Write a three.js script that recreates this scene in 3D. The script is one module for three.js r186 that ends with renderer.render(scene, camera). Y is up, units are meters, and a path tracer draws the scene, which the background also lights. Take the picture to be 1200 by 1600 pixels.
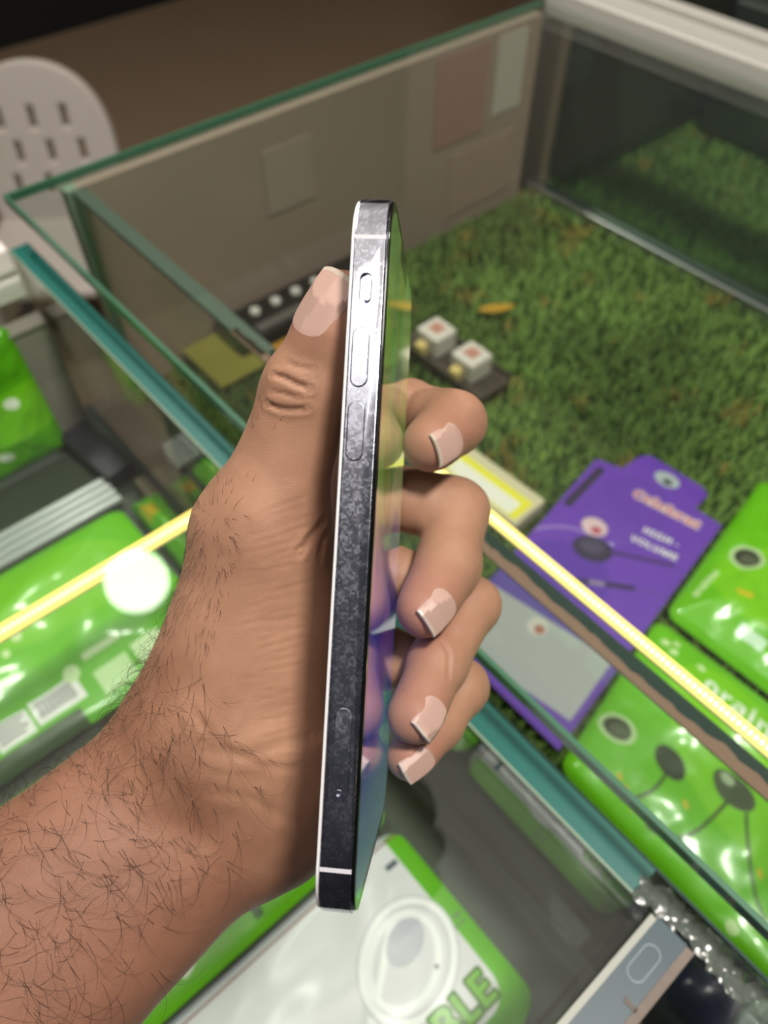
import * as THREE from 'three';
import { RoundedBoxGeometry } from 'three/addons/geometries/RoundedBoxGeometry.js';
import { mergeGeometries, mergeVertices, toCreasedNormals } from 'three/addons/utils/BufferGeometryUtils.js';
import { RectAreaLightUniformsLib } from 'three/addons/lights/RectAreaLightUniformsLib.js';
import { Brush, Evaluator, SUBTRACTION } from 'three-bvh-csg';

// ---------------------------------------------------------------- camera, lamps, exposure
const scene = new THREE.Scene();
scene.background = new THREE.Color(0x000000);
RectAreaLightUniformsLib.init();
const renderer = new THREE.WebGLRenderer();
renderer.toneMapping = THREE.LinearToneMapping;
renderer.toneMappingExposure = 1.0;
renderer.shadowMap.enabled = true;

// The counter runs along x, its customer side faces +z, its glass top lies at y = 0.95.
const EYE = new THREE.Vector3(0, 1.23, 0);
const PITCH = 51.9 * Math.PI / 180, TURN = 49.3 * Math.PI / 180;
const RIGHT = new THREE.Vector3(Math.cos(TURN), 0, -Math.sin(TURN));
const AHEAD = new THREE.Vector3(-Math.sin(TURN), 0, -Math.cos(TURN));
const LOOK = AHEAD.clone().multiplyScalar(Math.cos(PITCH)).addScaledVector(new THREE.Vector3(0, 1, 0), -Math.sin(PITCH));
const ABOVE = AHEAD.clone().multiplyScalar(Math.sin(PITCH)).addScaledVector(new THREE.Vector3(0, 1, 0), Math.cos(PITCH));
const camera = new THREE.PerspectiveCamera(2 * Math.atan(800 / 1202) * 180 / Math.PI, 1200 / 1600, 0.01, 30);
camera.position.copy(EYE);
camera.lookAt(EYE.clone().add(LOOK));
camera.focus = 0.168;
camera.userData.fStop = 12;
scene.add(camera);

const CEIL = 3.3;
// hanging bulbs: place, height, strength in candela
const LAMPS = [
  { x: 0.215, z: -0.235, y: 2.25, radius: 0.11, power: 5.3, label: 'hanging white bulb above the counter, nearest the hand' },
  { x: -1.235, z: -0.223, y: 2.25, radius: 0.08, power: 3.8, label: 'hanging white bulb towards the white plastic chair' },
  { x: 0.02, z: 0.34, y: 2.25, radius: 0.08, power: 0.25, label: 'added unseen bulb on the customer side for the sheen on the phone edge' },  // added, unseen: gives the phone edge its bright reflection, lights little else
];

// ---------------------------------------------------------------- helpers
function rng(seed) { let s = seed >>> 0; return () => { s = (s + 0x6d2b79f5) | 0; let t = Math.imul(s ^ (s >>> 15), 1 | s); t = (t + Math.imul(t ^ (t >>> 7), 61 | t)) ^ t; return ((t ^ (t >>> 14)) >>> 0) / 4294967296; }; }
const used = new Map();
function numbered(name) { const n = used.get(name) ?? 0; used.set(name, n + 1); return n ? name + '_' + String(n).padStart(3, '0') : name; }
function shade(o) { o.traverse((m) => { if (m.isMesh) { m.castShadow = true; m.receiveShadow = true; } }); return o; }
function thing(name, label, category, position = [0, 0, 0], extra = {}) {
  const g = new THREE.Group(); g.name = numbered(name); g.position.set(...position); g.userData = { label, category, ...extra }; scene.add(g); return g;
}
function part(name, geometry, material, parent, label) {
  const m = new THREE.Mesh(geometry, material); m.name = name; m.castShadow = true; m.receiveShadow = true; if (label) m.userData.label = label; parent.add(m); return m;
}
function solo(name, geometry, material, label, category, extra = {}) {
  const m = new THREE.Mesh(geometry, material); m.name = numbered(name); m.castShadow = true; m.receiveShadow = true; m.userData = { label, category, ...extra }; scene.add(m); return m;
}
function structure(name, geometry, material, label) {
  const m = new THREE.Mesh(geometry, material); m.name = name; m.castShadow = true; m.receiveShadow = true; m.userData = { kind: 'structure', label, category: name.split('_')[0] }; scene.add(m); return m;
}
function box(x0, x1, y0, y1, z0, z1, r = 0) {
  const w = x1 - x0, h = y1 - y0, d = z1 - z0;
  const g = r ? new RoundedBoxGeometry(w, h, d, 2, r) : new THREE.BoxGeometry(w, h, d);
  g.translate((x0 + x1) / 2, (y0 + y1) / 2, (z0 + z1) / 2); return g;
}
const merged = (list) => mergeGeometries(list.map((g) => { const q = g.index ? g.toNonIndexed() : g; for (const k of Object.keys(q.attributes)) if (!['position', 'normal', 'uv'].includes(k)) q.deleteAttribute(k); return q; }));
const std = (o) => new THREE.MeshStandardMaterial(o), phy = (o) => new THREE.MeshPhysicalMaterial(o);
function canvasTexture(w, h, draw) {
  const c = document.createElement('canvas'); c.width = w; c.height = h; const g = c.getContext('2d'); draw(g, w, h);
  const t = new THREE.CanvasTexture(c); t.colorSpace = THREE.SRGBColorSpace; t.magFilter = THREE.LinearFilter; return t;
}
function dataTexture(n, value, repeat = 1, wrap = THREE.RepeatWrapping) {
  const a = new Uint8Array(n * n * 4);
  for (let y = 0; y < n; y++) for (let x = 0; x < n; x++) { const v = Math.max(0, Math.min(255, Math.round(255 * value(x / n, y / n)))), i = 4 * (y * n + x); a[i] = a[i + 1] = a[i + 2] = v; a[i + 3] = 255; }
  const t = new THREE.DataTexture(a, n, n, THREE.RGBAFormat); t.magFilter = THREE.LinearFilter; t.wrapS = t.wrapT = wrap; t.repeat.set(repeat, repeat); t.needsUpdate = true; return t;
}
// hash value noise in 3-D (and a tiling 2-D version)
function hash3(x, y, z) { let h = Math.imul(x, 374761393) + Math.imul(y, 668265263) + Math.imul(z, 2147483647 ^ 0x27d4eb2d); h = Math.imul(h ^ (h >>> 13), 1274126177); return ((h ^ (h >>> 16)) >>> 0) / 4294967296; }
const fade = (t) => t * t * (3 - 2 * t), mix = (a, b, t) => a + (b - a) * t;
function noise3(x, y, z) {
  const X = Math.floor(x), Y = Math.floor(y), Z = Math.floor(z), u = fade(x - X), v = fade(y - Y), w = fade(z - Z);
  const c = (i, j, k) => hash3(X + i, Y + j, Z + k);
  return mix(mix(mix(c(0, 0, 0), c(1, 0, 0), u), mix(c(0, 1, 0), c(1, 1, 0), u), v), mix(mix(c(0, 0, 1), c(1, 0, 1), u), mix(c(0, 1, 1), c(1, 1, 1), u), v), w);
}
function tile2(x, y, p, s = 0) {
  const X = Math.floor(x), Y = Math.floor(y), u = fade(x - X), v = fade(y - Y), m = (a) => ((a % p) + p) % p, c = (i, j) => hash3(m(X + i), m(Y + j), s);
  return mix(mix(c(0, 0), c(1, 0), u), mix(c(0, 1), c(1, 1), u), v);
}
const fbmTile = (x, y, p, s, oct = 4) => { let a = 0, k = 0.5, f = 1; for (let i = 0; i < oct; i++) { a += k * tile2(x * p * f, y * p * f, p * f, s + i); k *= 0.5; f *= 2; } return a / (1 - Math.pow(0.5, oct)); };
const smooth = (a, b, x) => { const t = Math.max(0, Math.min(1, (x - a) / (b - a))); return t * t * (3 - 2 * t); };

// ---------------------------------------------------------------- the shop room
const plaster = dataTexture(256, (x, y) => 0.5 + 0.35 * (fbmTile(x, y, 8, 3) - 0.5) + 0.25 * (fbmTile(x, y, 48, 9, 2) - 0.5), 4);
const M = {
  ceiling: std({ color: 0xc9c6c0, roughness: 0.95, bumpMap: plaster, bumpScale: 0.001 }),
  wallPale: std({ color: 0xb9aa98, roughness: 0.9, bumpMap: plaster, bumpScale: 0.001 }),
  wallDark: std({ color: 0x292b34, roughness: 0.85, bumpMap: plaster, bumpScale: 0.001 }),
  floor: std({ color: 0x84705a, roughness: 0.75, bumpMap: plaster, bumpScale: 0.0005 }),
  black: std({ color: 0x0b0b0c, roughness: 0.8 }),
};
structure('floor', box(-3.6, 1.8, -0.1, 0, -3.2, 1.2), M.floor, 'plain brown shop floor beyond the counter');
structure('ceiling', box(-3.6, 1.8, CEIL, CEIL + 0.1, -3.2, 1.2), M.ceiling, 'white shop ceiling');
structure('wall_left', box(-3.6, -3.4, 0, CEIL, -3.2, 1.2), M.black, 'black wall at the end of the brown floor');
structure('wall_right', box(1.7, 1.8, 0, CEIL, -3.2, 1.2), M.wallDark, 'dark wall at the right');
structure('wall_front', box(-3.4, 1.7, 0, CEIL, 1.1, 1.2), M.wallDark, 'dark wall on the customer side');
structure('wall_back', box(-3.4, 1.7, 0, CEIL, -3.2, -3.1), M.wallPale, 'beige wall behind the counter');

for (const l of LAMPS) {
  const g = thing('hanging_bulb', l.label, 'lamp', [l.x, l.y, l.z]), R = l.radius;
  part('cord', new THREE.CylinderGeometry(0.004, 0.004, CEIL - l.y - R - 0.035, 10).translate(0, (CEIL - l.y + R + 0.035) / 2, 0), std({ color: 0x2a2a2a, roughness: 0.7 }), g, 'dark cord');
  part('holder', new THREE.LatheGeometry([[0, 0.12], [0.018, 0.12], [0.024, 0.10], [0.030, 0.068], [0, 0.066]].map(([x, y]) => new THREE.Vector2(x, y + R - 0.08)), 24), std({ color: 0xe8e8e4, roughness: 0.5 }), g, 'white lamp holder');
  part('bulb', new THREE.SphereGeometry(R, 32, 20), std({ color: 0xffffff, emissive: 0xfffaf4, emissiveIntensity: l.power > 1 ? 12 : 5, roughness: 0.5 }), g, 'round glowing bulb');
  const light = new THREE.PointLight(0xfff8ef, l.power); light.shadow.radius = R * 45; light.name = 'bulb_light'; g.add(light);
}

// ---------------------------------------------------------------- the glass counters
const TOP = 0.95, LEFT = -0.543, FRONT = -0.127, BACK = -0.671, SHELF = 0.768;
const G = {
  pane: phy({ color: 0xf9fcfa, roughness: 0.0, transmission: 1, thickness: 0, ior: 1.5 }),
  paneDusty: phy({ color: 0xe9f4ee, roughness: 0.02, transmission: 0.97, thickness: 0, ior: 1.52 }),
  edge: phy({ color: 0x3a6a50, roughness: 0.3, clearcoat: 0.3 }),
  edgePale: phy({ color: 0x889c88, roughness: 0.3 }),
  edgeClear: phy({ color: 0x94aa98, roughness: 0.3, transmission: 0.7, thickness: 0 }),
  teal: phy({ color: 0x16625a, roughness: 0.3, clearcoat: 0.25, clearcoatRoughness: 0.1 }),
  tealDark: phy({ color: 0x10302c, roughness: 0.25 }),
  blueGlass: phy({ color: 0x24424e, roughness: 0.45 }),
  aluminium: std({ color: 0xb4b2aa, roughness: 0.45, metalness: 0.15 }),
  steel: std({ color: 0xb7bab8, roughness: 0.3, metalness: 0.9 }),
  board: std({ color: 0x8d7d6c, roughness: 0.45 }),
  darkBoard: std({ color: 0x22282a, roughness: 0.7 }),
  tape: std({ color: 0x7d6252, roughness: 0.85, bumpMap: plaster, bumpScale: 0.0006 }),
  silicone: phy({ color: 0x9aa59c, roughness: 0.1, transmission: 0.75, thickness: 0, clearcoat: 0.6 }),
};
const counter = thing('glass_counter', 'long glass topped shop counter lined with artificial grass', 'counter');
{
  const c = counter, X1 = 1.2;
  part('base_cabinet', box(LEFT + 0.012, X1, 0, 0.735, BACK, -0.18), G.darkBoard, c, 'dark closed base of the counter');
  part('shelf', box(LEFT + 0.012, X1, 0.736, 0.756, -0.96, -0.174), G.darkBoard, c, 'shelf board under the grass mat');
  part('top_sheet', box(LEFT, X1, TOP - 0.006, TOP, BACK, FRONT), G.pane, c, 'clear glass counter top');
  part('sheet_edge', box(LEFT, X1, TOP - 0.006, TOP + 0.0002, FRONT, FRONT + 0.0022), G.edge, c, 'green front edge of the glass top');
  part('sheet_edge', box(LEFT - 0.002, LEFT, TOP - 0.006, TOP + 0.0002, BACK, FRONT + 0.0022), G.edge, c, 'green end edge of the glass top');
  part('front_panel', box(LEFT + 0.014, X1, 0.757, TOP - 0.0085, -0.173, -0.167), G.pane, c, 'upright front glass under the counter top');
  part('panel_edge', box(LEFT + 0.014, X1, TOP - 0.0084, TOP - 0.0066, -0.1760, -0.1660), G.tealDark, c, 'dark green top edge of the front glass');
  // brown adhesive tape left on the panel's edge, torn along one side
  const s = new THREE.Shape(), q = rng(8); s.moveTo(-0.33, 0); s.lineTo(X1, 0);
  for (let x = X1; x > -0.33; x -= 0.0025) s.lineTo(x, 0.0044 + 0.0026 * (noise3(x * 60, 3, 1) - 0.4) + 0.002 * (noise3(x * 260, 5, 2) - 0.5));
  const tg = new THREE.ExtrudeGeometry(s, { depth: 0.0004, bevelEnabled: false }); tg.rotateX(-Math.PI / 2); tg.translate(0, TOP - 0.0068, -0.1655);
  part('adhesive_tape', tg, G.tape, c, 'torn brown tape along the edge of the front glass');
  part('pale_edge', box(LEFT + 0.014, -0.30, TOP - 0.0086, TOP - 0.0064, -0.1765, -0.1665), G.edgeClear, c, 'pale green bare end of the panel edge');
  part('end_panel', box(LEFT, LEFT + 0.011, 0.737, TOP - 0.0065, -0.66, -0.172), phy({ color: 0xa59084, roughness: 0.32, clearcoat: 0.5, clearcoatRoughness: 0.2 }), c, 'brown end board of the counter');
  part('end_post', box(LEFT + 0.0005, LEFT + 0.012, 0.757, TOP - 0.0065, -0.172, -0.163), G.edgePale, c, 'greenish upright glass edge at the counter end');
  // back: white profile above, pale track below, sliding glass between
  part('back_profile', merged([box(LEFT, X1, TOP - 0.012, TOP + 0.012, -0.706, -0.672, 0.003), box(LEFT, X1, TOP - 0.004, TOP + 0.018, -0.720, -0.706, 0.002)]), G.aluminium, c, 'white metal profile along the back of the counter');
  part('back_track', merged([box(LEFT + 0.012, X1, 0.757, 0.772, -0.682, -0.670, 0.002), box(LEFT + 0.012, X1, 0.757, 0.770, -0.692, -0.684, 0.002)]), G.steel, c, 'pale sliding door track');
  part('sliding_glass', box(LEFT + 0.012, 0.10, 0.772, TOP - 0.013, -0.679, -0.674), G.paneDusty, c, 'rear sliding glass');
  part('sliding_glass', box(0.08, X1, 0.772, TOP - 0.013, -0.690, -0.685), G.paneDusty, c, 'rear sliding glass, right');
  part('corner_post', box(LEFT, LEFT + 0.012, 0.757, TOP - 0.012, -0.694, -0.661), G.darkBoard, c, 'dark rear corner post');
}
// flat panels added on the end board, coloured in for reflected posters
{
  const leaf = (y0, y1, z0, z1, color, label) => solo('reflection_panel', box(LEFT + 0.0112, LEFT + 0.0122, y0, y1, z0, z1), std({ color, roughness: 0.7 }), label, 'added_panel', { group: 'added reflection panels inside the counter end' });
  leaf(0.865, 0.938, -0.640, -0.600, 0xc4bab0, 'pale grey panel added as a reflection on the brown end board, nearest the rear corner');
  leaf(0.855, 0.938, -0.588, -0.520, 0xa27e74, 'dull red brown panel added as a reflection beside the pale grey one on the end board');
  leaf(0.775, 0.842, -0.640, -0.545, 0xa58d80, 'pinkish brown panel added as a reflection low on the end board beside the grass');
  leaf(0.862, 0.918, -0.375, -0.325, 0xa8968a, 'small tan panel added as a reflection high on the end board near the front');
}
// ---- artificial grass lining the shelf
{
  const g = thing('artificial_grass', 'bright green artificial grass lining the counter shelf', 'grass', [0, 0, 0], { kind: 'stuff' });
  const q = rng(31), X1 = 0.42;
  const mat = part('mat', box(LEFT + 0.013, X1, 0.7565, 0.7585, -0.955, -0.176), std({ color: 0x2c4416, roughness: 0.95 }), g); mat.userData.kind = 'stuff';
  const blade = new THREE.BufferGeometry();
  blade.setAttribute('position', new THREE.Float32BufferAttribute([-0.0009, 0, 0, 0.0009, 0, 0, -0.0007, 0.007, 0.0016, 0.0007, 0.007, 0.0016, 0, 0.012, 0.0052], 3)); blade.setIndex([0, 1, 3, 0, 3, 2, 2, 3, 4]); blade.computeVertexNormals();
  const nBlades = 62000, im = new THREE.InstancedMesh(blade, std({ color: 0xffffff, roughness: 0.55, side: THREE.DoubleSide }), nBlades), m = new THREE.Matrix4(), col = new THREE.Color();
  im.name = 'blades'; im.castShadow = im.receiveShadow = true; im.userData.kind = 'stuff';
  for (let i = 0; i < nBlades; i++) {
    const x = mix(LEFT + 0.02, X1, q()); let z = mix(-0.953, -0.180, q());
    if (z < -0.668 && z > -0.694) z = -0.70 - 0.2 * q();
    const s = 0.65 + 0.7 * q();
    m.makeRotationFromEuler(new THREE.Euler(0.35 * (q() - 0.5), q() * 6.283, 0.35 * (q() - 0.5))).scale(new THREE.Vector3(1.3, s, 1.2)).setPosition(x, 0.758, z);
    im.setMatrixAt(i, m);
    const patch = noise3(x * 16, 3, z * 16), dry = noise3(x * 38, 9, z * 38);
    if (dry > 0.76 && q() < 0.5) col.setRGB(0.34 + 0.1 * q(), 0.26 + 0.06 * q(), 0.07); else { const k = 0.55 + 0.8 * patch + 0.25 * q(); col.setRGB(0.19 * k, 0.30 * k, 0.068 * k); }
    im.setColorAt(i, col);
  }
  g.add(im);
}
// ---- LED strips
function ledStrip(label, length, position, turn, kelvin, groupName, half = 0.0028) {
  const g = thing('led_strip', label, 'led strip', position, { group: groupName }); g.rotation.y = turn;
  part('backing', box(-length / 2, length / 2, 0.0042, 0.0054, -half - 0.0006, half + 0.0006), std({ color: 0xd6d2a4, roughness: 0.6 }), g, 'pale strip backing');
  const list = [], n = Math.floor(length / 0.0026);
  for (let i = 0; i < n; i++) { const x = -length / 2 + (i + 0.5) * length / n; list.push(new THREE.SphereGeometry(0.0011, 6, 4, 0, Math.PI * 2, 0, Math.PI / 2).rotateX(0).scale(1, 0.7, 1.5).translate(x, 0.0054, 0)); }
  const glowing = part('gel_cover', box(-length / 2, length / 2, 0.0054, 0.0059, -half, half), std({ color: 0xffe48a, emissive: kelvin, emissiveIntensity: 1.25, roughness: 0.5 }), g, 'glowing yellow gel strip');
  const chips = part('light_chips', mergeGeometries(list), std({ color: 0xffffff, emissive: 0xffe28a, emissiveIntensity: 3, roughness: 0.5 }), g, 'row of tiny lit chips'); chips.userData.kind = 'stuff';
  const light = new THREE.RectAreaLight(0xffcf55, 1.6, length, 0.004); light.position.set(0, 0.0072, 0); light.rotation.x = Math.PI / 2; light.name = 'strip_light'; g.add(light);
  return g;
}
ledStrip('glowing yellow LED strip running past the purple card along the front glass', 1.35, [0.475, TOP - 0.0145, -0.1845], 0, 0xffc83a, 'lit LED strips');

// ---- the lower glass case in front, on the customer side
const RIM = 0.9133;
const lowCase = thing('glass_case', 'lower glass case with thick teal edges in front of the counter', 'display case');
{
  const c = lowCase, Z0 = FRONT, Z1 = 0.34, X0 = LEFT, X1 = 0.036;
  part('base_cabinet', box(X0, 0.5, 0, 0.755, Z0 + 0.001, Z1), G.darkBoard, c, 'dark closed base of the case');
  part('floor_board', box(X0 + 0.012, X1 - 0.014, 0.7555, 0.763, Z0 + 0.0125, Z1 - 0.012), std({ color: 0x3a4438, roughness: 0.6 }), c, 'dark grey green case floor');
  part('rear_panel', box(X0, 0.5, 0.756, RIM - 0.0012, Z0, Z0 + 0.0125), G.pane, c, 'upright glass beside the counter');
  part('rear_edge', box(X0, 0.012, RIM - 0.0012, RIM, Z0, Z0 + 0.0125), G.teal, c, 'thick teal edge of the upright glass');
  part('rear_arris', box(X0, 0.012, RIM - 0.0014, RIM + 0.0003, Z0 + 0.0125, Z0 + 0.0134), G.edgePale, c, 'pale ground corner of the teal edge');
  part('rear_arris', box(X0, 0.5, RIM - 0.0014, RIM + 0.0002, Z0 - 0.0012, Z0), G.tealDark, c, 'dark corner of the teal edge');
  part('end_glass', box(X0, X0 + 0.0115, 0.756, RIM - 0.0012, Z0 + 0.012, Z1), G.pane, c, 'upright end glass');
  part('end_profile', merged([box(X0 - 0.003, X0 + 0.0125, 0.903, 0.922, Z0 + 0.016, Z1, 0.002), box(X0 - 0.003, X0 + 0.015, 0.884, 0.900, Z0 + 0.016, Z1, 0.002)]), std({ color: 0xe6ddd8, roughness: 0.5 }), c, 'white profile along the end glass');
  part('front_panel', box(X0, X1, 0.756, RIM, Z1 - 0.0115, Z1), G.pane, c, 'front glass of the case');
  part('cover_glass', box(X0 + 0.013, X1 - 0.016, RIM - 0.011, RIM - 0.006, Z0 + 0.0135, Z1 - 0.012), G.pane, c, 'clear cover glass of the case');
  // divider at the right: blue grey edge between pale trims, a rounded slot in it
  const d = part('divider_edge', box(0.0225, 0.0350, RIM - 0.0012, RIM, Z0 + 0.012, Z1), G.blueGlass, c, 'blue grey edge of the divider glass');
  part('divider_glass', box(0.0235, 0.0345, 0.756, RIM - 0.0013, Z0 + 0.012, Z1), G.pane, c, 'upright divider glass');
  const trim = std({ color: 0x9c8f86, roughness: 0.7, bumpMap: plaster, bumpScale: 0.0004 });
  part('trim_line', box(0.0200, 0.0225, RIM - 0.001, RIM + 0.0004, Z0 + 0.0135, Z1), std({ color: 0xa9aca2, roughness: 0.5 }), d, 'pale trim');
  part('trim_line', box(0.0350, 0.0383, RIM - 0.001, RIM + 0.0004, Z0 + 0.0125, Z1), trim, d, 'dull brown trim');
  part('trim_tab', box(0.0305, 0.0355, RIM - 0.0005, RIM + 0.0004, -0.0855, -0.0838), trim, d, 'small trim tab');
  const ring = new THREE.TorusGeometry(0.0032, 0.00022, 8, 40).rotateX(Math.PI / 2); const p = ring.attributes.position; for (let i = 0; i < p.count; i++) p.setZ(i, p.getZ(i) + Math.sign(p.getZ(i)) * 0.0042);
  part('rounded_slot', ring.translate(0.0282, RIM + 0.0001, -0.0985), std({ color: 0xa9bcc0, roughness: 0.3 }), d, 'outline of a rounded slot');
  // old clear silicone at the corner
  const q = rng(66), blobs = [];
  for (let i = 0; i < 26; i++) { const t = i / 25, r = 0.0018 + 0.0024 * q(), b = new THREE.IcosahedronGeometry(1, 4), bp = b.attributes.position, v = new THREE.Vector3(); for (let k = 0; k < bp.count; k++) { v.fromBufferAttribute(bp, k); const s = 1 + 0.5 * (noise3(v.x * 2 + i * 7, v.y * 2, v.z * 2) - 0.5); bp.setXYZ(k, v.x * s, v.y * s, v.z * s); } b.computeVertexNormals(); blobs.push(b.scale(r * 1.3, r * 0.2, r).rotateY(q() * 3).translate(0.012 + 0.055 * t, RIM + 0.0003, Z0 + 0.005 + 0.006 * q())); }
  part('silicone_bead', merged(blobs), G.silicone, c, 'lumpy clear silicone at the corner of the case').userData.kind = 'stuff';
}
ledStrip('glowing yellow LED strip under the cover glass left of the hand', 0.42, [-0.262, 0.8935, 0.095], Math.PI / 2, 0xffc414, 'lit LED strips', 0.0042);

// clear suction cup beside the silicone
{
  const p = [0.073, RIM + 0.0005, -0.112], g = thing('suction_cup', 'clear ridged suction cup on the corner of the glass case', 'suction cup', p);
  const clear = phy({ color: 0xcfe0d2, roughness: 0.05, transmission: 0.85, thickness: 0, clearcoat: 1 });
  part('cup', new THREE.LatheGeometry([[0, 0.001], [0.006, 0.0012], [0.0095, 0.0022], [0.0102, 0.0042], [0.0112, 0.0030], [0.0122, 0.0044], [0.0132, 0.0026], [0.0140, 0.0036], [0.0146, 0.0004]].map(([x, y]) => new THREE.Vector2(x, y)), 48), clear, g, 'ridged clear rim');
  part('knob', new THREE.LatheGeometry([[0, 0.0090], [0.0035, 0.0088], [0.0062, 0.0074], [0.0070, 0.0048], [0.0060, 0.0022], [0, 0.0020]].map(([x, y]) => new THREE.Vector2(x, y)), 40), phy({ color: 0x1c2522, roughness: 0.08, clearcoat: 1 }), g, 'dark glossy middle');
}

// ---------------------------------------------------------------- packages in the cases
// A filled pouch lying on a shelf: corners in x-z (print's top left, top right, bottom right, bottom left), pillow-shaped with creases.
function pouch(name, label, category, corners, y0, thick, material, o = {}) {
  const NU = o.nu ?? 44, NV = o.nv ?? 44, pos = [], uv = [], idx = [], r = o.round ?? 0.06, seed = o.seed ?? 1, crease = o.crease ?? 1;
  const cx = corners.reduce((s, c) => s + c[0], 0) / 4, cz = corners.reduce((s, c) => s + c[1], 0) / 4;
  const at = (u, v) => { const [a, b, c, d] = corners; return [(1 - v) * ((1 - u) * a[0] + u * b[0]) + v * ((1 - u) * d[0] + u * c[0]), (1 - v) * ((1 - u) * a[1] + u * b[1]) + v * ((1 - u) * d[1] + u * c[1])]; };
  const round = (u, v) => { // pull the corners in
    const x = 2 * u - 1, y = 2 * v - 1, k = 1 - 2 * r, ax = Math.abs(x), ay = Math.abs(y);
    if (ax <= k || ay <= k) return [u, v];
    const dx = ax - k, dy = ay - k, m = Math.max(dx, dy), l = Math.hypot(dx, dy), s = m / l;
    return [0.5 + 0.5 * Math.sign(x) * (k + dx * s), 0.5 + 0.5 * Math.sign(y) * (k + dy * s)];
  };
  for (let s = 0; s < 2; s++) for (let j = 0; j <= NV; j++) for (let i = 0; i <= NU; i++) {
    const u = i / NU, v = j / NV, [ru, rv] = round(u, v), [x, z] = at(ru, rv);
    const e = Math.min(u, 1 - u, v, 1 - v), rise = Math.pow(Math.min(1, e / 0.28), 0.55) * thick;
    const w = smooth(0.01, 0.1, e), n = noise3(u * 6 + seed * 9, v * 5, seed) - 0.5, fold = Math.abs(noise3((u + 0.35 * v) * 9 + seed, (v - 0.3 * u) * 4, seed + 5) - 0.5), fine = noise3(u * 22, v * 18, seed + 3) - 0.5;
    const h = s ? 0.0003 : 0.0006 + rise * (0.8 + 0.5 * n) + crease * w * (0.0030 * fold + 0.0011 * fine);
    pos.push(x - cx, h, z - cz); uv.push(ru, 1 - rv);
  }
  const S = (NU + 1) * (NV + 1);
  for (let j = 0; j < NV; j++) for (let i = 0; i < NU; i++) { const q = j * (NU + 1) + i; idx.push(q, q + NU + 1, q + 1, q + 1, q + NU + 1, q + NU + 2, S + q, S + q + 1, S + q + NU + 1, S + q + 1, S + q + NU + 2, S + q + NU + 1); }
  const rim = []; for (let i = 0; i <= NU; i++) rim.push(i); for (let j = 1; j <= NV; j++) rim.push(j * (NU + 1) + NU); for (let i = NU - 1; i >= 0; i--) rim.push(NV * (NU + 1) + i); for (let j = NV - 1; j > 0; j--) rim.push(j * (NU + 1));
  rim.forEach((p, i) => { const q = rim[(i + 1) % rim.length]; idx.push(p, q, S + q, p, S + q, S + p); });
  const g = new THREE.BufferGeometry(); g.setAttribute('position', new THREE.Float32BufferAttribute(pos, 3)); g.setAttribute('uv', new THREE.Float32BufferAttribute(uv, 2)); g.setIndex(idx); g.computeVertexNormals();
  const t = thing(name, label, category, [cx, y0, cz], o.extra ?? {});
  part('pouch', g, material, t);
  t.userData.spot = undefined; delete t.userData.spot;
  t.place = (u, v) => { const [x, z] = at(u, v); const i = Math.round(u * NU), j = Math.round(v * NV), k = 3 * (j * (NU + 1) + i); return [x - cx, pos[k + 1], z - cz]; };
  return t;
}
const film = (map, o = {}) => phy({ map, roughness: 0.34, clearcoat: 0.75, clearcoatRoughness: 0.12, ...o });
const GREEN = '#6cc010', GREEN_DARK = '#4f9c0c';
const greenPrint = (w, h, draw, base = GREEN) => canvasTexture(w, h, (g) => { g.fillStyle = base; g.fillRect(0, 0, w, h); draw(g); });
const ringHole = (g, x, y, rx, ry, a = 0) => { g.save(); g.translate(x, y); g.rotate(a); g.fillStyle = '#b9d59a'; g.beginPath(); g.ellipse(0, 0, rx, ry, 0, 0, 7); g.fill(); g.fillStyle = '#3b3f30'; g.beginPath(); g.ellipse(0, 0, rx * 0.72, ry * 0.72, 0, 0, 7); g.fill(); g.fillStyle = '#59604a'; g.beginPath(); g.ellipse(rx * 0.1, ry * 0.15, rx * 0.5, ry * 0.4, 0, 0, 7); g.fill(); g.restore(); };

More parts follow.
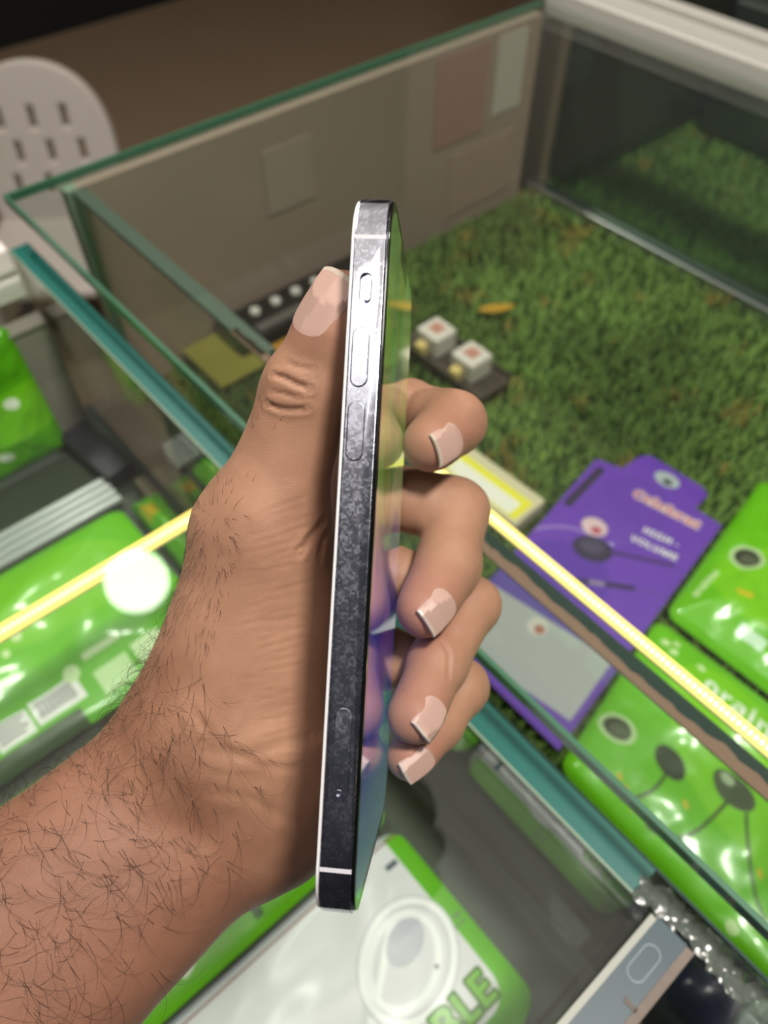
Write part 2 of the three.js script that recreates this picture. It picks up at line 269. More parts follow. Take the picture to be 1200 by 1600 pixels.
// ---- purple header card of earphones, grey lower half, hang tab
{
  const A = [-0.202, -0.397], Bc = [-0.098, -0.416], C = [-0.063, -0.194], D = [-0.167, -0.194];
  const at = (u, v) => [(1 - v) * ((1 - u) * A[0] + u * Bc[0]) + v * ((1 - u) * D[0] + u * C[0]), (1 - v) * ((1 - u) * A[1] + u * Bc[1]) + v * ((1 - u) * D[1] + u * C[1])];
  const W = 640, H = 1360, u0 = -0.1, u1 = 1.1, v0 = -0.18, v1 = 1.02, px = (u) => (u - u0) / (u1 - u0) * W, py = (v) => (v - v0) / (v1 - v0) * H;
  const print = canvasTexture(W, H, (g) => {
    g.fillStyle = '#6a3fb0'; g.fillRect(0, 0, W, H);
    g.fillStyle = '#5d37a6'; g.beginPath(); g.ellipse(px(0.3), py(0.6), 180, 240, 0.5, 0, 7); g.fill();
    g.fillStyle = '#b4b4b6'; g.beginPath(); g.moveTo(px(-0.1), py(0.73)); g.lineTo(px(0.93), py(0.73)); g.lineTo(px(0.93), py(0.99)); g.lineTo(px(-0.1), py(0.99)); g.fill();
    g.fillStyle = '#d8cfca'; g.beginPath(); g.ellipse(px(0.44), py(0.775), 36, 40, 0, 0, 7); g.fill(); g.fillStyle = '#b06a5a'; g.beginPath(); g.ellipse(px(0.46), py(0.78), 18, 20, 0, 0, 7); g.fill();
    g.fillStyle = '#aab4b8'; g.beginPath(); g.ellipse(px(0.508), py(-0.075), 52, 40, 0.1, 0, 7); g.fill(); g.fillStyle = '#3c4440'; g.beginPath(); g.ellipse(px(0.52), py(-0.065), 20, 16, 0.1, 0, 7); g.fill();
    g.save(); g.translate(px(0.63), py(0.062)); g.rotate(-0.03); g.font = 'bold 62px serif'; g.textAlign = 'center'; g.lineWidth = 9; g.strokeStyle = '#e9dede'; g.strokeText('Celebrat', 0, 14); g.fillStyle = '#c2452f'; g.fillText('Celebrat', 0, 14); g.restore();
    g.fillStyle = '#f0efe2'; g.textAlign = 'center'; g.font = 'bold 44px sans-serif'; g.save(); g.translate(px(0.72), py(0.20)); g.rotate(-0.12); g.fillText('HIGH -', 0, 0); g.fillText('VOLUME', -4, 66); g.restore();
    g.strokeStyle = '#9a7fc4'; g.lineWidth = 12; g.beginPath(); g.moveTo(px(-0.08), py(0.5)); g.quadraticCurveTo(px(0.12), py(0.33), px(0.32), py(0.34)); g.stroke();
    g.fillStyle = '#d9bcc0'; g.beginPath(); g.ellipse(px(0.315), py(0.295), 50, 46, 0, 0, 7); g.fill(); g.fillStyle = '#b5495a'; g.beginPath(); g.ellipse(px(0.34), py(0.305), 20, 18, 0, 0, 7); g.fill();
    g.strokeStyle = '#4a2f72'; g.lineWidth = 20; g.beginPath(); g.moveTo(px(0.45), py(0.37)); g.lineTo(px(0.9), py(0.27)); g.stroke();
    g.fillStyle = '#36304a'; g.beginPath(); g.ellipse(px(0.40), py(0.385), 74, 62, -0.4, 0, 7); g.fill(); g.fillStyle = '#4c4660'; g.beginPath(); g.ellipse(px(0.39), py(0.378), 46, 34, -0.4, 0, 7); g.fill();
    g.strokeStyle = '#3a2d58'; g.lineWidth = 24; g.beginPath(); g.moveTo(px(0.42), py(0.545)); g.lineTo(px(0.78), py(0.44)); g.stroke(); g.strokeStyle = '#8d7d9e'; g.lineWidth = 22; g.beginPath(); g.moveTo(px(0.52), py(0.515)); g.lineTo(px(0.61), py(0.49)); g.stroke(); g.strokeStyle = '#55428c'; g.lineWidth = 6; g.beginPath(); g.moveTo(px(0.78), py(0.44)); g.lineTo(px(1.0), py(0.40)); g.stroke();
    g.strokeStyle = '#39304a'; g.lineWidth = 34; g.lineCap = 'round'; g.beginPath(); g.moveTo(px(0.06), py(0.26)); g.lineTo(px(0.08), py(0.04)); g.stroke();
  });
  const out = [[0, 0], [0.20, -0.02], [0.24, -0.115], [0.30, -0.145], [0.74, -0.118], [0.80, -0.095], [0.79, -0.012], [1, 0], [1, 1], [0, 1]];
  const t = thing('earphone_card', 'purple hang card of earphones reading HIGH VOLUME on the grass', 'package', [-0.13, SHELF + 0.004, -0.30]);
  const sh = new THREE.Shape(); out.forEach(([u, v], i) => { const [x, z] = at(u, v); i ? sh.lineTo(x + 0.13, -(z + 0.30)) : sh.moveTo(x + 0.13, -(z + 0.30)); });
  const g = new THREE.ExtrudeGeometry(sh, { depth: 0.0012, bevelEnabled: false }); g.rotateX(-Math.PI / 2);
  // texture coordinates from the card's own length and width
  const e1 = new THREE.Vector2(Bc[0] - A[0], Bc[1] - A[1]), e2 = new THREE.Vector2(D[0] - A[0], D[1] - A[1]), det = e1.x * e2.y - e1.y * e2.x, p = g.attributes.position, uv = g.attributes.uv;
  for (let i = 0; i < p.count; i++) { const dx = p.getX(i) - 0.13 - A[0], dz = p.getZ(i) - 0.30 - A[1], u = (dx * e2.y - dz * e2.x) / det, v = (e1.x * dz - e1.y * dx) / det; uv.setXY(i, (u - u0) / (u1 - u0), 1 - (v - v0) / (v1 - v0)); }
  part('card', g, phy({ map: print, roughness: 0.4, clearcoat: 0.35, clearcoatRoughness: 0.2 }), t);
  // clear blister dome over the earphones
  const dome = new THREE.SphereGeometry(1, 24, 12, 0, Math.PI * 2, 0, Math.PI / 2).scale(0.030, 0.006, 0.040); const [bx, bz] = at(0.42, 0.16); dome.translate(bx + 0.13, 0.0013, bz + 0.30);
  part('blister', dome, phy({ color: 0xffffff, roughness: 0.04, transmission: 1, thickness: 0, ior: 1.4 }), t, 'clear plastic blister');
}
// ---- green pouches in the counter
{
  const print = greenPrint(768, 768, (g) => {
    g.fillStyle = '#7ecb16'; g.beginPath(); g.ellipse(420, 300, 320, 210, 0.6, 0, 7); g.fill();
    ringHole(g, 76, 512, 62, 52, -0.5); 
    g.fillStyle = '#2f3a26'; g.beginPath(); g.ellipse(245, 480, 52, 46, 0.4, 0, 7); g.fill();
    g.fillStyle = '#47523a'; g.beginPath(); g.ellipse(420, 400, 64, 50, 0.3, 0, 7); g.fill(); g.fillStyle = '#a8b596'; g.beginPath(); g.ellipse(395, 378, 22, 18, 0, 0, 7); g.fill();
    g.strokeStyle = '#3a4a26'; g.lineWidth = 9; g.beginPath(); g.moveTo(420, 440); g.quadraticCurveTo(400, 560, 380, 610); g.quadraticCurveTo(350, 690, 270, 700); g.stroke(); g.beginPath(); g.moveTo(470, 440); g.quadraticCurveTo(520, 600, 640, 660); g.stroke(); g.beginPath(); g.moveTo(250, 525); g.quadraticCurveTo(250, 640, 180, 700); g.stroke();
    g.fillStyle = '#eef6e4'; g.font = 'bold 92px sans-serif'; g.save(); g.translate(215, 160); g.rotate(0.02); g.fillText('oraimo', 0, 0); g.restore();
    g.fillStyle = '#c9e8a0'; for (const [x, y, r] of [[60, 90, 16], [92, 70, 14], [96, 112, 15], [190, 92, 15], [590, 672, 22], [640, 640, 20], [560, 730, 18]]) { g.beginPath(); g.arc(x, y, r, 0, 7); g.fill(); }
    g.fillStyle = '#d8b92a'; for (const [x, y] of [[180, 660], [215, 690], [150, 640], [330, 560], [560, 560]]) { g.beginPath(); g.ellipse(x, y, 13, 8, 0.7, 0, 7); g.fill(); }  // yellow flecks painted in as glints, the pale dots above as highlights
  });
  pouch('accessory_pouch', 'green pouch reading oraimo lying against the front glass, headphones printed on it', 'package', [[-0.080, -0.316], [0.076, -0.322], [0.106, -0.182], [-0.056, -0.186]], SHELF + 0.003, 0.014, film(print), { seed: 3, extra: { group: 'green pouches in the counter' } });
  const print2 = greenPrint(768, 768, (g) => {
    g.fillStyle = '#7ecb16'; g.beginPath(); g.ellipse(330, 420, 300, 180, -0.5, 0, 7); g.fill();
    ringHole(g, 124, 402, 66, 54, -0.5);
    g.fillStyle = '#dff0c4'; g.save(); g.translate(62, 664); g.rotate(-1.45); g.font = 'bold 40px sans-serif'; g.fillText('oraimo', 0, 0); g.restore();
    g.fillStyle = '#d9c32a'; g.save(); g.translate(190, 560); g.rotate(-0.3); g.fillRect(-28, -14, 60, 24); g.restore();
    g.fillStyle = '#cfeed0'; g.fillRect(240, 650, 110, 44); g.fillRect(380, 640, 150, 60);  // clear zip with its white glare painted into the print
  });
  pouch('accessory_pouch', 'green pouch with a dark round eyelet right of the purple card', 'package', [[-0.104, -0.48], [0.05, -0.48], [0.055, -0.324], [-0.079, -0.321]], SHELF + 0.005, 0.016, film(print2, { roughness: 0.25 }), { seed: 8, crease: 1.6, extra: { group: 'green pouches in the counter' } });
}
// ---- cream and yellow box behind the middle finger
{
  const t = thing('small_carton', 'cream carton with a yellow top behind the middle finger', 'package', [-0.238, SHELF, -0.306]); t.rotation.y = 0.05;
  part('carton', box(-0.044, 0.044, 0.001, 0.016, -0.019, 0.016, 0.0015), std({ color: 0xcfc5a4, roughness: 0.5 }), t);
  part('yellow_panel', box(-0.038, 0.040, 0.016, 0.0164, -0.009, 0.013), std({ color: 0xe6e03a, roughness: 0.4 }), t);
  part('white_panel', box(-0.028, 0.034, 0.0164, 0.0167, -0.002, 0.012), std({ color: 0xe9e6da, roughness: 0.4 }), t);
}
// ---- tray with two white plug heads
{
  const t = thing('adapter_tray', 'dark plastic tray holding two white adapters on the grass', 'tray', [-0.362, SHELF + 0.002, -0.392]);
  part('tray', merged([box(-0.052, 0.052, 0, 0.004, -0.021, 0.021, 0.001), box(-0.052, 0.052, 0.004, 0.009, -0.021, -0.019), box(-0.052, 0.052, 0.004, 0.009, 0.019, 0.021)]), std({ color: 0x4a4238, roughness: 0.5 }), t, 'dark tray');
  for (const x of [-0.022, 0.022]) {
    const a = thing('white_adapter', x < 0 ? 'white square adapter in the dark tray, nearer the counter end' : 'white square adapter in the dark tray, nearer the purple card', 'adapter', [-0.362 + x, SHELF + 0.006, -0.392], { group: 'adapters in the tray' });
    part('body', box(-0.0135, 0.0135, 0, 0.022, -0.013, 0.013, 0.003), std({ color: 0xd8cfc6, roughness: 0.4 }), a);
    part('socket', box(-0.006, 0.006, 0.022, 0.0224, -0.006, 0.006), std({ color: 0xc08878, roughness: 0.5 }), a, 'pinkish square socket');
    part('plug_tab', box(-0.007, 0.003, 0.001, 0.012, 0.0130, 0.0205, 0.001), std({ color: 0xd9c27a, roughness: 0.4 }), a, 'yellow tab');
  }
}
// ---- black strip with white round buttons near the counter end
{
  const t = thing('socket_strip', 'black strip with a row of white round buttons beside the thumb', 'device', [-0.508, SHELF + 0.002, -0.335]);
  part('strip', box(-0.022, 0.024, 0, 0.02, -0.085, 0.085, 0.004), std({ color: 0x1d1b1a, roughness: 0.35 }), t, 'black strip');
  for (let i = 0; i < 4; i++) part('button', new THREE.CylinderGeometry(0.0045, 0.0050, 0.003, 24).translate(-0.006, 0.0214, 0.048 - i * 0.023), std({ color: 0xe3dfd8, roughness: 0.4 }), t, 'white round button');
  part('label_plate', box(0.010, 0.020, 0.0200, 0.0203, 0.01, 0.06), std({ color: 0x6a6460, roughness: 0.4 }), t, 'grey plate');
}
// ---- yellow and orange papers, a leaf on the grass
solo('yellow_paper', box(-0.53, -0.465, SHELF + 0.004, SHELF + 0.008, -0.262, -0.215, 0.001), std({ color: 0xa59a3e, roughness: 0.7 }), 'dull yellow paper packet left of the thumb knuckle', 'paper');
solo('orange_tag', box(-0.478, -0.452, SHELF + 0.008, SHELF + 0.012, -0.300, -0.272, 0.001), std({ color: 0xc08a2c, roughness: 0.6 }), 'orange tag beside the thumb knuckle', 'tag');
solo('dry_leaf', (() => { const s = new THREE.Shape(); s.moveTo(-0.02, 0); s.quadraticCurveTo(-0.005, 0.012, 0.018, 0.003); s.quadraticCurveTo(0, -0.012, -0.02, 0); const g = new THREE.ExtrudeGeometry(s, { depth: 0.0006, bevelEnabled: false, curveSegments: 10 }); g.rotateX(-Math.PI / 2); g.rotateY(1.0); g.translate(-0.384, SHELF + 0.009, -0.472); return g; })(), std({ color: 0xb58a24, roughness: 0.7 }), 'ochre dry leaf lying on the grass', 'leaf');

// ---- rear compartment behind the sliding glass
{
  const dark = (x0, x1, h, z0, z1, color, label) => solo('stock_box', box(x0, x1, SHELF + 0.004, SHELF + 0.004 + h, z0, z1, 0.004), std({ color, roughness: 0.6 }), label, 'box', { group: 'boxes behind the sliding glass' });
  dark(-0.53, -0.495, 0.165, -0.95, -0.70, 0x2f3028, 'dark olive box behind the sliding glass, at the corner');
  dark(-0.48, -0.16, 0.14, -0.953, -0.925, 0x26302a, 'dark green box behind the sliding glass, low and rear');
  dark(-0.10, -0.01, 0.05, -0.83, -0.76, 0x8a8878, 'pale grey box on the grass behind the sliding glass');
  dark(0.02, 0.16, 0.09, -0.90, -0.80, 0x4c5a62, 'blue grey box behind the sliding glass');
  const t = thing('back_cabinet', 'tall black cabinet behind the counter', 'cabinet', [0.2, 0, -1.25]);
  part('body', box(-1.05, 1.0, 0, 1.9, -0.2, 0.12, 0.01), M.black, t); 
  part('door', box(-1.03, -0.02, 0.05, 1.85, 0.1205, 0.135, 0.003), M.black, t); part('door', box(0.02, 0.98, 0.05, 1.85, 0.1205, 0.135, 0.003), M.black, t);
}
// ---- the lower case: white cable pouch
{
  const W = 1024, H = 616, px = (u) => u * W, py = (v) => v * H;
  const print = canvasTexture(W, H, (g) => {
    g.fillStyle = '#5fae18'; g.fillRect(0, 0, W, H);
    g.fillStyle = '#d9d8dc'; g.beginPath(); g.roundRect(60, -60, W - 115, H - 10, 70); g.fill();
    g.fillStyle = '#8a6a60'; g.fillRect(0, py(0.045), W, 7); g.fillStyle = '#b9bcc2'; g.fillRect(0, 0, W, py(0.035));
    g.strokeStyle = '#f1f0f2'; g.lineCap = 'round'; g.lineWidth = 20; 
    g.beginPath(); g.moveTo(px(0.60), py(0.62)); g.lineTo(px(0.86), py(0.30)); g.stroke();
    g.strokeStyle = '#bdbcc4'; g.lineWidth = 30; g.beginPath(); g.ellipse(px(0.80), py(0.50), 150, 120, -0.5, 0, 7); g.stroke(); g.strokeStyle = '#efeef0'; g.lineWidth = 20; g.beginPath(); g.ellipse(px(0.80), py(0.50), 150, 120, -0.5, 0, 7); g.stroke(); g.beginPath(); g.ellipse(px(0.79), py(0.49), 118, 90, -0.5, 0, 7); g.stroke();
    g.fillStyle = '#bcbbc6'; g.beginPath(); g.ellipse(px(0.82), py(0.44), 66, 46, -0.3, 0, 7); g.fill();
    g.fillStyle = '#4a5a64'; g.fillRect(px(0.90), py(0.14), 40, 16);
    g.font = 'bold 112px sans-serif'; g.textAlign = 'right'; g.lineWidth = 16; g.lineJoin = 'round'; g.strokeStyle = '#3f6a14'; g.strokeText('CABLE', px(0.93), py(0.85)); g.fillStyle = '#74b23a'; g.fillText('CABLE', px(0.93), py(0.85)); g.textAlign = 'left';
    g.fillStyle = '#6f6f78'; g.font = 'bold 22px sans-serif'; g.fillText('TPE', px(0.62), py(0.70)); g.fillRect(px(0.60), py(0.72), 60, 5); g.fillText('1M', px(0.955), py(0.52)); g.fillRect(px(0.945), py(0.54), 42, 4); g.beginPath(); g.arc(px(0.845), py(0.60), 6, 0, 7); g.fill();
  });
  pouch('cable_pouch', 'white pouch with green border reading CABLE below the phone', 'package', [[-0.0955, 0.105], [-0.0955, -0.088], [0.0185, -0.088], [0.0185, 0.105]], 0.779, 0.012, film(print, { roughness: 0.5, clearcoat: 0.35, clearcoatRoughness: 0.3 }), { seed: 21, crease: 0.5, round: 0.10 });
  solo('stock_board', box(-0.11, 0.018, 0.7635, 0.7785, -0.08, 0.12, 0.002), std({ color: 0x3d4436, roughness: 0.7 }), 'dark board under the white cable pouch', 'board');
  solo('stock_board', box(-0.250, -0.112, 0.7635, 0.784, -0.092, 0.12, 0.002), std({ color: 0x3d4436, roughness: 0.7 }), 'dark board under the bright green pouch beside the wrist', 'board');
  const p2 = greenPrint(512, 512, (g) => { g.fillStyle = '#79c516'; g.fillRect(60, 60, 300, 180); g.fillStyle = '#2d5a12'; g.fillRect(300, 300, 12, 190); g.fillRect(430, 200, 10, 260); g.fillRect(300, 380, 140, 8); g.fillStyle = '#e9f4dc'; for (const [x, y] of [[210, 470], [260, 440], [120, 480]]) { g.beginPath(); g.ellipse(x, y, 20, 9, -0.8, 0, 7); g.fill(); } });
  pouch('accessory_pouch', 'bright green pouch showing under the wrist beside the white cable pouch', 'package', [[-0.245, 0.12], [-0.245, -0.088], [-0.0965, -0.088], [-0.0965, 0.12]], 0.7845, 0.010, film(p2, { roughness: 0.3 }), { seed: 33, extra: { group: 'green pouches in the lower case' } });
  const p3 = greenPrint(1024, 650, (g) => {
    g.fillStyle = '#79c81c'; g.beginPath(); g.ellipse(650, 200, 330, 160, 0.1, 0, 7); g.fill(); g.fillStyle = '#5cb010'; g.fillRect(0, 420, 1024, 230);
    g.fillStyle = '#e4e6e2'; g.save(); g.translate(385, 545); g.rotate(-0.02); g.fillRect(-60, -30, 110, 76); g.fillRect(60, -40, 150, 82); g.fillStyle = '#50544e'; for (let i = 0; i < 22; i++) g.fillRect(72 + i * 5.4, -32, 1.5 + (i * 7 % 3), 58); g.fillStyle = '#7a7d78'; for (let i = 0; i < 4; i++) g.fillRect(-50, -22 + i * 15, 88 - 13 * (i % 2), 7); g.restore();
    g.fillStyle = '#b9dc9c'; g.fillRect(640, 535, 110, 76); g.fillStyle = '#c6e2aa'; g.fillRect(770, 530, 100, 66); g.beginPath(); g.arc(590, 500, 26, 0, 7); g.fill(); g.fillRect(640, 470, 120, 22);
    g.fillStyle = '#cfe9a8'; g.beginPath(); g.arc(520, 300, 16, 0, 7); g.arc(470, 330, 12, 0, 7); g.fill(); g.fillStyle = '#2f4a22'; g.fillRect(260, 600, 300, 50);
  }, '#68be12');
  pouch('accessory_pouch', 'large green pouch with a barcode under the left LED strip', 'package', [[-0.405, 0.13], [-0.405, -0.084], [-0.262, -0.084], [-0.262, 0.13]], 0.774, 0.016, film(p3, { clearcoat: 0.3, roughness: 0.45 }), { seed: 40, crease: 0.7, extra: { group: 'green pouches in the lower case' } });
  const p4 = greenPrint(256, 256, (g) => { g.fillStyle = '#58a40e'; g.fillRect(0, 120, 256, 136); g.fillStyle = '#c9a91e'; g.fillRect(20, 40, 120, 40); }, '#63b214');
  pouch('accessory_pouch', 'narrow green pouch pressed against the teal edged glass left of the hand', 'package', [[-0.40, -0.090], [-0.40, -0.114], [-0.29, -0.114], [-0.29, -0.090]], 0.772, 0.022, film(p4), { seed: 51, extra: { group: 'green pouches in the lower case' } });
  // standing at the far end
  const p5 = greenPrint(256, 256, (g) => { g.fillStyle = '#7ac81f'; g.fillRect(0, 100, 256, 90); g.fillStyle = '#eef6e4'; for (const [x, y] of [[60, 60], [90, 170], [200, 120], [150, 210]]) { g.beginPath(); g.ellipse(x, y, 14, 10, 0.4, 0, 7); g.fill(); } }, '#5fb214');
  const up = pouch('accessory_pouch', 'green pouch leaning upright in the far end of the lower case', 'package', [[-0.056, -0.06], [0.056, -0.06], [0.056, 0.05], [-0.056, 0.05]], 0, 0.014, film(p5, { roughness: 0.22 }), { seed: 61, crease: 1.5, extra: { group: 'green pouches in the lower case' } });
  up.position.set(-0.508, 0.822, -0.030); up.rotation.set(0, Math.PI / 2, 0); up.children[0].rotation.x = 1.35;
  const t = thing('grey_carton', 'pale grey carton standing at the far end of the lower case', 'package', [-0.523, 0.763, -0.098]); 
  part('carton', box(-0.007, 0.007, 0, 0.104, -0.015, 0.015, 0.001), std({ color: 0x9d938c, roughness: 0.5 }), t); part('flap', box(-0.0065, 0.009, 0.104, 0.106, -0.0145, 0.0145), std({ color: 0xa79c94, roughness: 0.5 }), t, 'closing flap');
  const d = thing('dark_carton', 'dark navy carton beside the pale grey carton in the lower case', 'package', [-0.466, 0.763, -0.098]); d.rotation.y = 0.12;
  part('carton', box(-0.034, 0.034, 0, 0.018, -0.013, 0.013, 0.002), std({ color: 0x23232c, roughness: 0.5 }), d); part('end_label', box(-0.0345, -0.034, 0.003, 0.015, -0.010, 0.010), std({ color: 0x3a3a44, roughness: 0.5 }), d, 'grey end label');
  const e = thing('tan_carton', 'small tan carton next to the dark navy carton', 'package', [-0.452, 0.763, -0.1205 + 0.0 + 0.009 - 0.0]); e.position.z = -0.1085; e.position.x = -0.400; 
  part('carton', box(-0.014, 0.014, 0, 0.02, -0.0045, 0.0045, 0.001), std({ color: 0x8b7b69, roughness: 0.6 }), e); part('print_band', box(-0.0142, 0.0142, 0.008, 0.012, 0.0045, 0.0048), std({ color: 0x55483c, roughness: 0.6 }), e);
  const rail = thing('clear_rail', 'pale ribbed plastic rail lying across the lower case', 'rail', [-0.428, 0.766, 0.03]);
  part('rail', merged([0, 1, 2, 3].map((i) => new THREE.CylinderGeometry(0.0036, 0.0036, 0.24, 12).rotateX(Math.PI / 2).translate(-0.012 + i * 0.0078, 0.004, 0))), phy({ color: 0xa9b0ac, roughness: 0.2, clearcoat: 1 }), rail, 'pale ribs');
  // dark blue film packet right of the divider
  solo('stock_tray', box(0.045, 0.26, 0.756, 0.80, -0.108, 0.2, 0.004), std({ color: 0x2a3036, roughness: 0.6 }), 'dark tray at the right under the navy packet', 'tray');
  const navy = canvasTexture(128, 128, (g) => { g.fillStyle = '#2b3340'; g.fillRect(0, 0, 128, 128); const q = rng(4); for (let i = 0; i < 40; i++) { g.fillStyle = `rgba(${70 + 60 * q()},${80 + 60 * q()},${110 + 60 * q()},0.25)`; g.beginPath(); g.ellipse(q() * 128, q() * 128, 4 + 14 * q(), 2 + 5 * q(), q() * 3, 0, 7); g.fill(); } });
  pouch('film_packet', 'dark navy plastic packet in the right corner beyond the divider', 'package', [[0.048, -0.100], [0.24, -0.100], [0.24, 0.12], [0.048, 0.12]], 0.8005, 0.022, film(navy, { roughness: 0.3 }), { seed: 71, crease: 1.5 });
}
// ---- white plastic chair with slits beyond the counter
{
  const t = thing('plastic_chair', 'white plastic chair with slits in its rounded back beyond the counter', 'chair', [-1.66, 0, -0.44]); t.rotation.y = 0.95; t.scale.setScalar(0.94);
  const white = std({ color: 0xc6beb6, roughness: 0.5 });
  const sh = new THREE.Shape(); sh.moveTo(-0.145, 0); sh.lineTo(-0.16, 0.16); sh.bezierCurveTo(-0.16, 0.30, -0.08, 0.35, 0, 0.35); sh.bezierCurveTo(0.08, 0.35, 0.16, 0.30, 0.16, 0.16); sh.lineTo(0.145, 0); sh.closePath();
  for (let r = 0; r < 3; r++) for (let k = 0; k < 3; k++) { const x = -0.075 + k * 0.075 + (r % 2 ? 0.012 : -0.012), y = 0.06 + r * 0.075; const h = new THREE.Path(); h.moveTo(x - 0.015, y); h.lineTo(x + 0.015, y); h.lineTo(x + 0.015, y + 0.062); h.lineTo(x - 0.015, y + 0.062); h.closePath(); sh.holes.push(h); }
  const back = new THREE.ExtrudeGeometry(sh, { depth: 0.02, bevelEnabled: true, bevelSize: 0.008, bevelThickness: 0.008, bevelSegments: 3, curveSegments: 16 }); back.rotateX(-0.22); back.translate(0, 0.22, -0.17);
  part('backrest', back, white, t, 'rounded white backrest with slits');
  part('seat', new RoundedBoxGeometry(0.33, 0.03, 0.33, 3, 0.014).translate(0, 0.22, 0), white, t);
  for (const [x, z] of [[-1, -1], [1, -1], [-1, 1], [1, 1]]) part('leg', new THREE.CylinderGeometry(0.016, 0.020, 0.21, 16).translate(x * 0.14, 0.105, z * 0.14), white, t);
}

// ---------------------------------------------------------------- the smartphone
// a right-handed frame at the middle of the phone's near edge: x out of the screen, y to the phone's top, z out of the long side
const millimetres = (X, Y, Z) => EYE.clone().addScaledVector(RIGHT, X / 1000).addScaledVector(ABOVE, Y / 1000).addScaledVector(LOOK, Z / 1000);
const direction = (X, Y, Z) => RIGHT.clone().multiplyScalar(X).addScaledVector(ABOVE, Y).addScaledVector(LOOK, Z);
const PH = (() => {
  const L = new THREE.Vector3(0.054, 0.998, 0.035).normalize();
  const W = new THREE.Vector3(0.092, -0.04, 0.995); W.addScaledVector(L, -W.dot(L)).normalize();
  const N = new THREE.Vector3(0.995, -0.05, -0.092); N.addScaledVector(L, -N.dot(L)).addScaledVector(W, -N.dot(W)).normalize();
  return { L, W, N, C: new THREE.Vector3(-6.0, -7.4, 149) };
})();
const phone = thing('smartphone', 'silver edged smartphone held upright in the hand, its side buttons facing out', 'phone');
{
  const dir = (v) => direction(v.x, v.y, v.z);
  phone.position.copy(millimetres(PH.C.x, PH.C.y, PH.C.z));
  phone.quaternion.setFromRotationMatrix(new THREE.Matrix4().makeBasis(dir(PH.N), dir(PH.L), dir(PH.W).negate()));
  const mm = 0.001, H = 146.7 / 2 * mm, WID = 71.5 * mm;
  const roundRect = (w, h, r) => { const s = new THREE.Shape(); const a = w / 2, b = h / 2; s.moveTo(-a + r, -b); s.lineTo(a - r, -b); s.absarc(a - r, -b + r, r, -Math.PI / 2, 0); s.lineTo(a, b - r); s.absarc(a - r, b - r, r, 0, Math.PI / 2); s.lineTo(-a + r, b); s.absarc(-a + r, b - r, r, Math.PI / 2, Math.PI); s.lineTo(-a, -b + r); s.absarc(-a + r, -b + r, r, Math.PI, 1.5 * Math.PI); return s; };
  // slab across x from x0 to x1, its outline in the y-z plane, near side at z = -inset
  const slab = (x0, x1, inset, r, bevel = 0) => {
    const g = new THREE.ExtrudeGeometry(roundRect(WID - 2 * inset - 2 * bevel, 2 * H - 2 * inset - 2 * bevel, r - inset), { depth: x1 - x0 - 2 * bevel, bevelEnabled: bevel > 0, bevelThickness: bevel, bevelSize: bevel, bevelSegments: 3, curveSegments: 20 });
    g.translate(0, 0, bevel); g.rotateY(Math.PI / 2); g.translate(x0, 0, -WID / 2); return g;
  };
  const pill = (w, h, depth, bevel = 0) => {   // in the x-y plane, growing towards +z
    const s = roundRect(w - 2 * bevel, h - 2 * bevel, Math.min(w, h) / 2 - bevel - 1e-6);
    const g = new THREE.ExtrudeGeometry(s, { depth: depth - bevel, bevelEnabled: bevel > 0, bevelThickness: bevel, bevelSize: bevel, bevelSegments: 3, curveSegments: 12, bevelOffset: 0 });
    return g;
  };
  // smudges and rub marks on the polished steel: a roughness texture and a fine bump
  const r = rng(77), marks = [];
  for (let i = 0; i < 260; i++) marks.push([r(), r(), (r() - 0.5) * 1.2, 0.004 + 0.014 * r(), 0.3 + 0.7 * r()]);
  const smear = canvasTexture(512, 1024, (g, w, h) => {
    g.fillStyle = 'rgb(80,80,80)'; g.fillRect(0, 0, w, h);
    const img = g.getImageData(0, 0, w, h), q = rng(5);
    for (let y = 0; y < h; y++) for (let x = 0; x < w; x++) {
      const a = fbmTile(x / w, y / h * 2, 12, 31, 5), b = fbmTile(x / w, y / h * 2, 60, 41, 3), c = q();
      const v = 95 + 70 * smooth(0.36, 0.70, a * 0.35 + b * 0.65) + 40 * c, i = 4 * (y * w + x);
      img.data[i] = img.data[i + 1] = img.data[i + 2] = v;
    }
    g.putImageData(img, 0, 0);
    g.strokeStyle = 'rgba(235,235,235,0.8)';
    for (const [x, y, s, l, a] of marks) { g.lineWidth = 0.7 + a; g.beginPath(); g.moveTo(x * w, y * h); g.lineTo(x * w + s * l * w, y * h + l * h); g.stroke(); }
  });
  smear.colorSpace = THREE.NoColorSpace; smear.wrapS = smear.wrapT = THREE.RepeatWrapping; smear.repeat.set(34, 17);
  const steel = std({ color: 0xc2c5d4, metalness: 1, roughness: 0.40, roughnessMap: smear, bumpMap: smear, bumpScale: 0.0000025 });
  const steelPlain = std({ color: 0xc6c9d8, metalness: 1, roughness: 0.16 });
  const gap = std({ color: 0x08080a, roughness: 0.6 });
  const bandMaterial = std({ color: 0xc9c8cf, roughness: 0.4 });
  const glassBlack = phy({ color: 0x060708, roughness: 0.06, clearcoat: 1, clearcoatRoughness: 0.03 });
  const glassBack = phy({ color: 0xd8d9dc, roughness: 0.4, clearcoat: 0.4 });

  // steel frame with the button pockets cut out
  const ev = new Evaluator(); ev.attributes = ['position', 'normal', 'uv'];
  const brush = (g) => { const b = new Brush(g); b.updateMatrixWorld(); return b; };
  const plainUv = (g) => { const p = g.attributes.position, uv = new Float32Array(p.count * 2); for (let i = 0; i < p.count; i++) { uv[2 * i] = p.getX(i) + p.getZ(i); uv[2 * i + 1] = p.getY(i) + p.getZ(i); } g.setAttribute('uv', new THREE.BufferAttribute(uv, 2)); return g; };
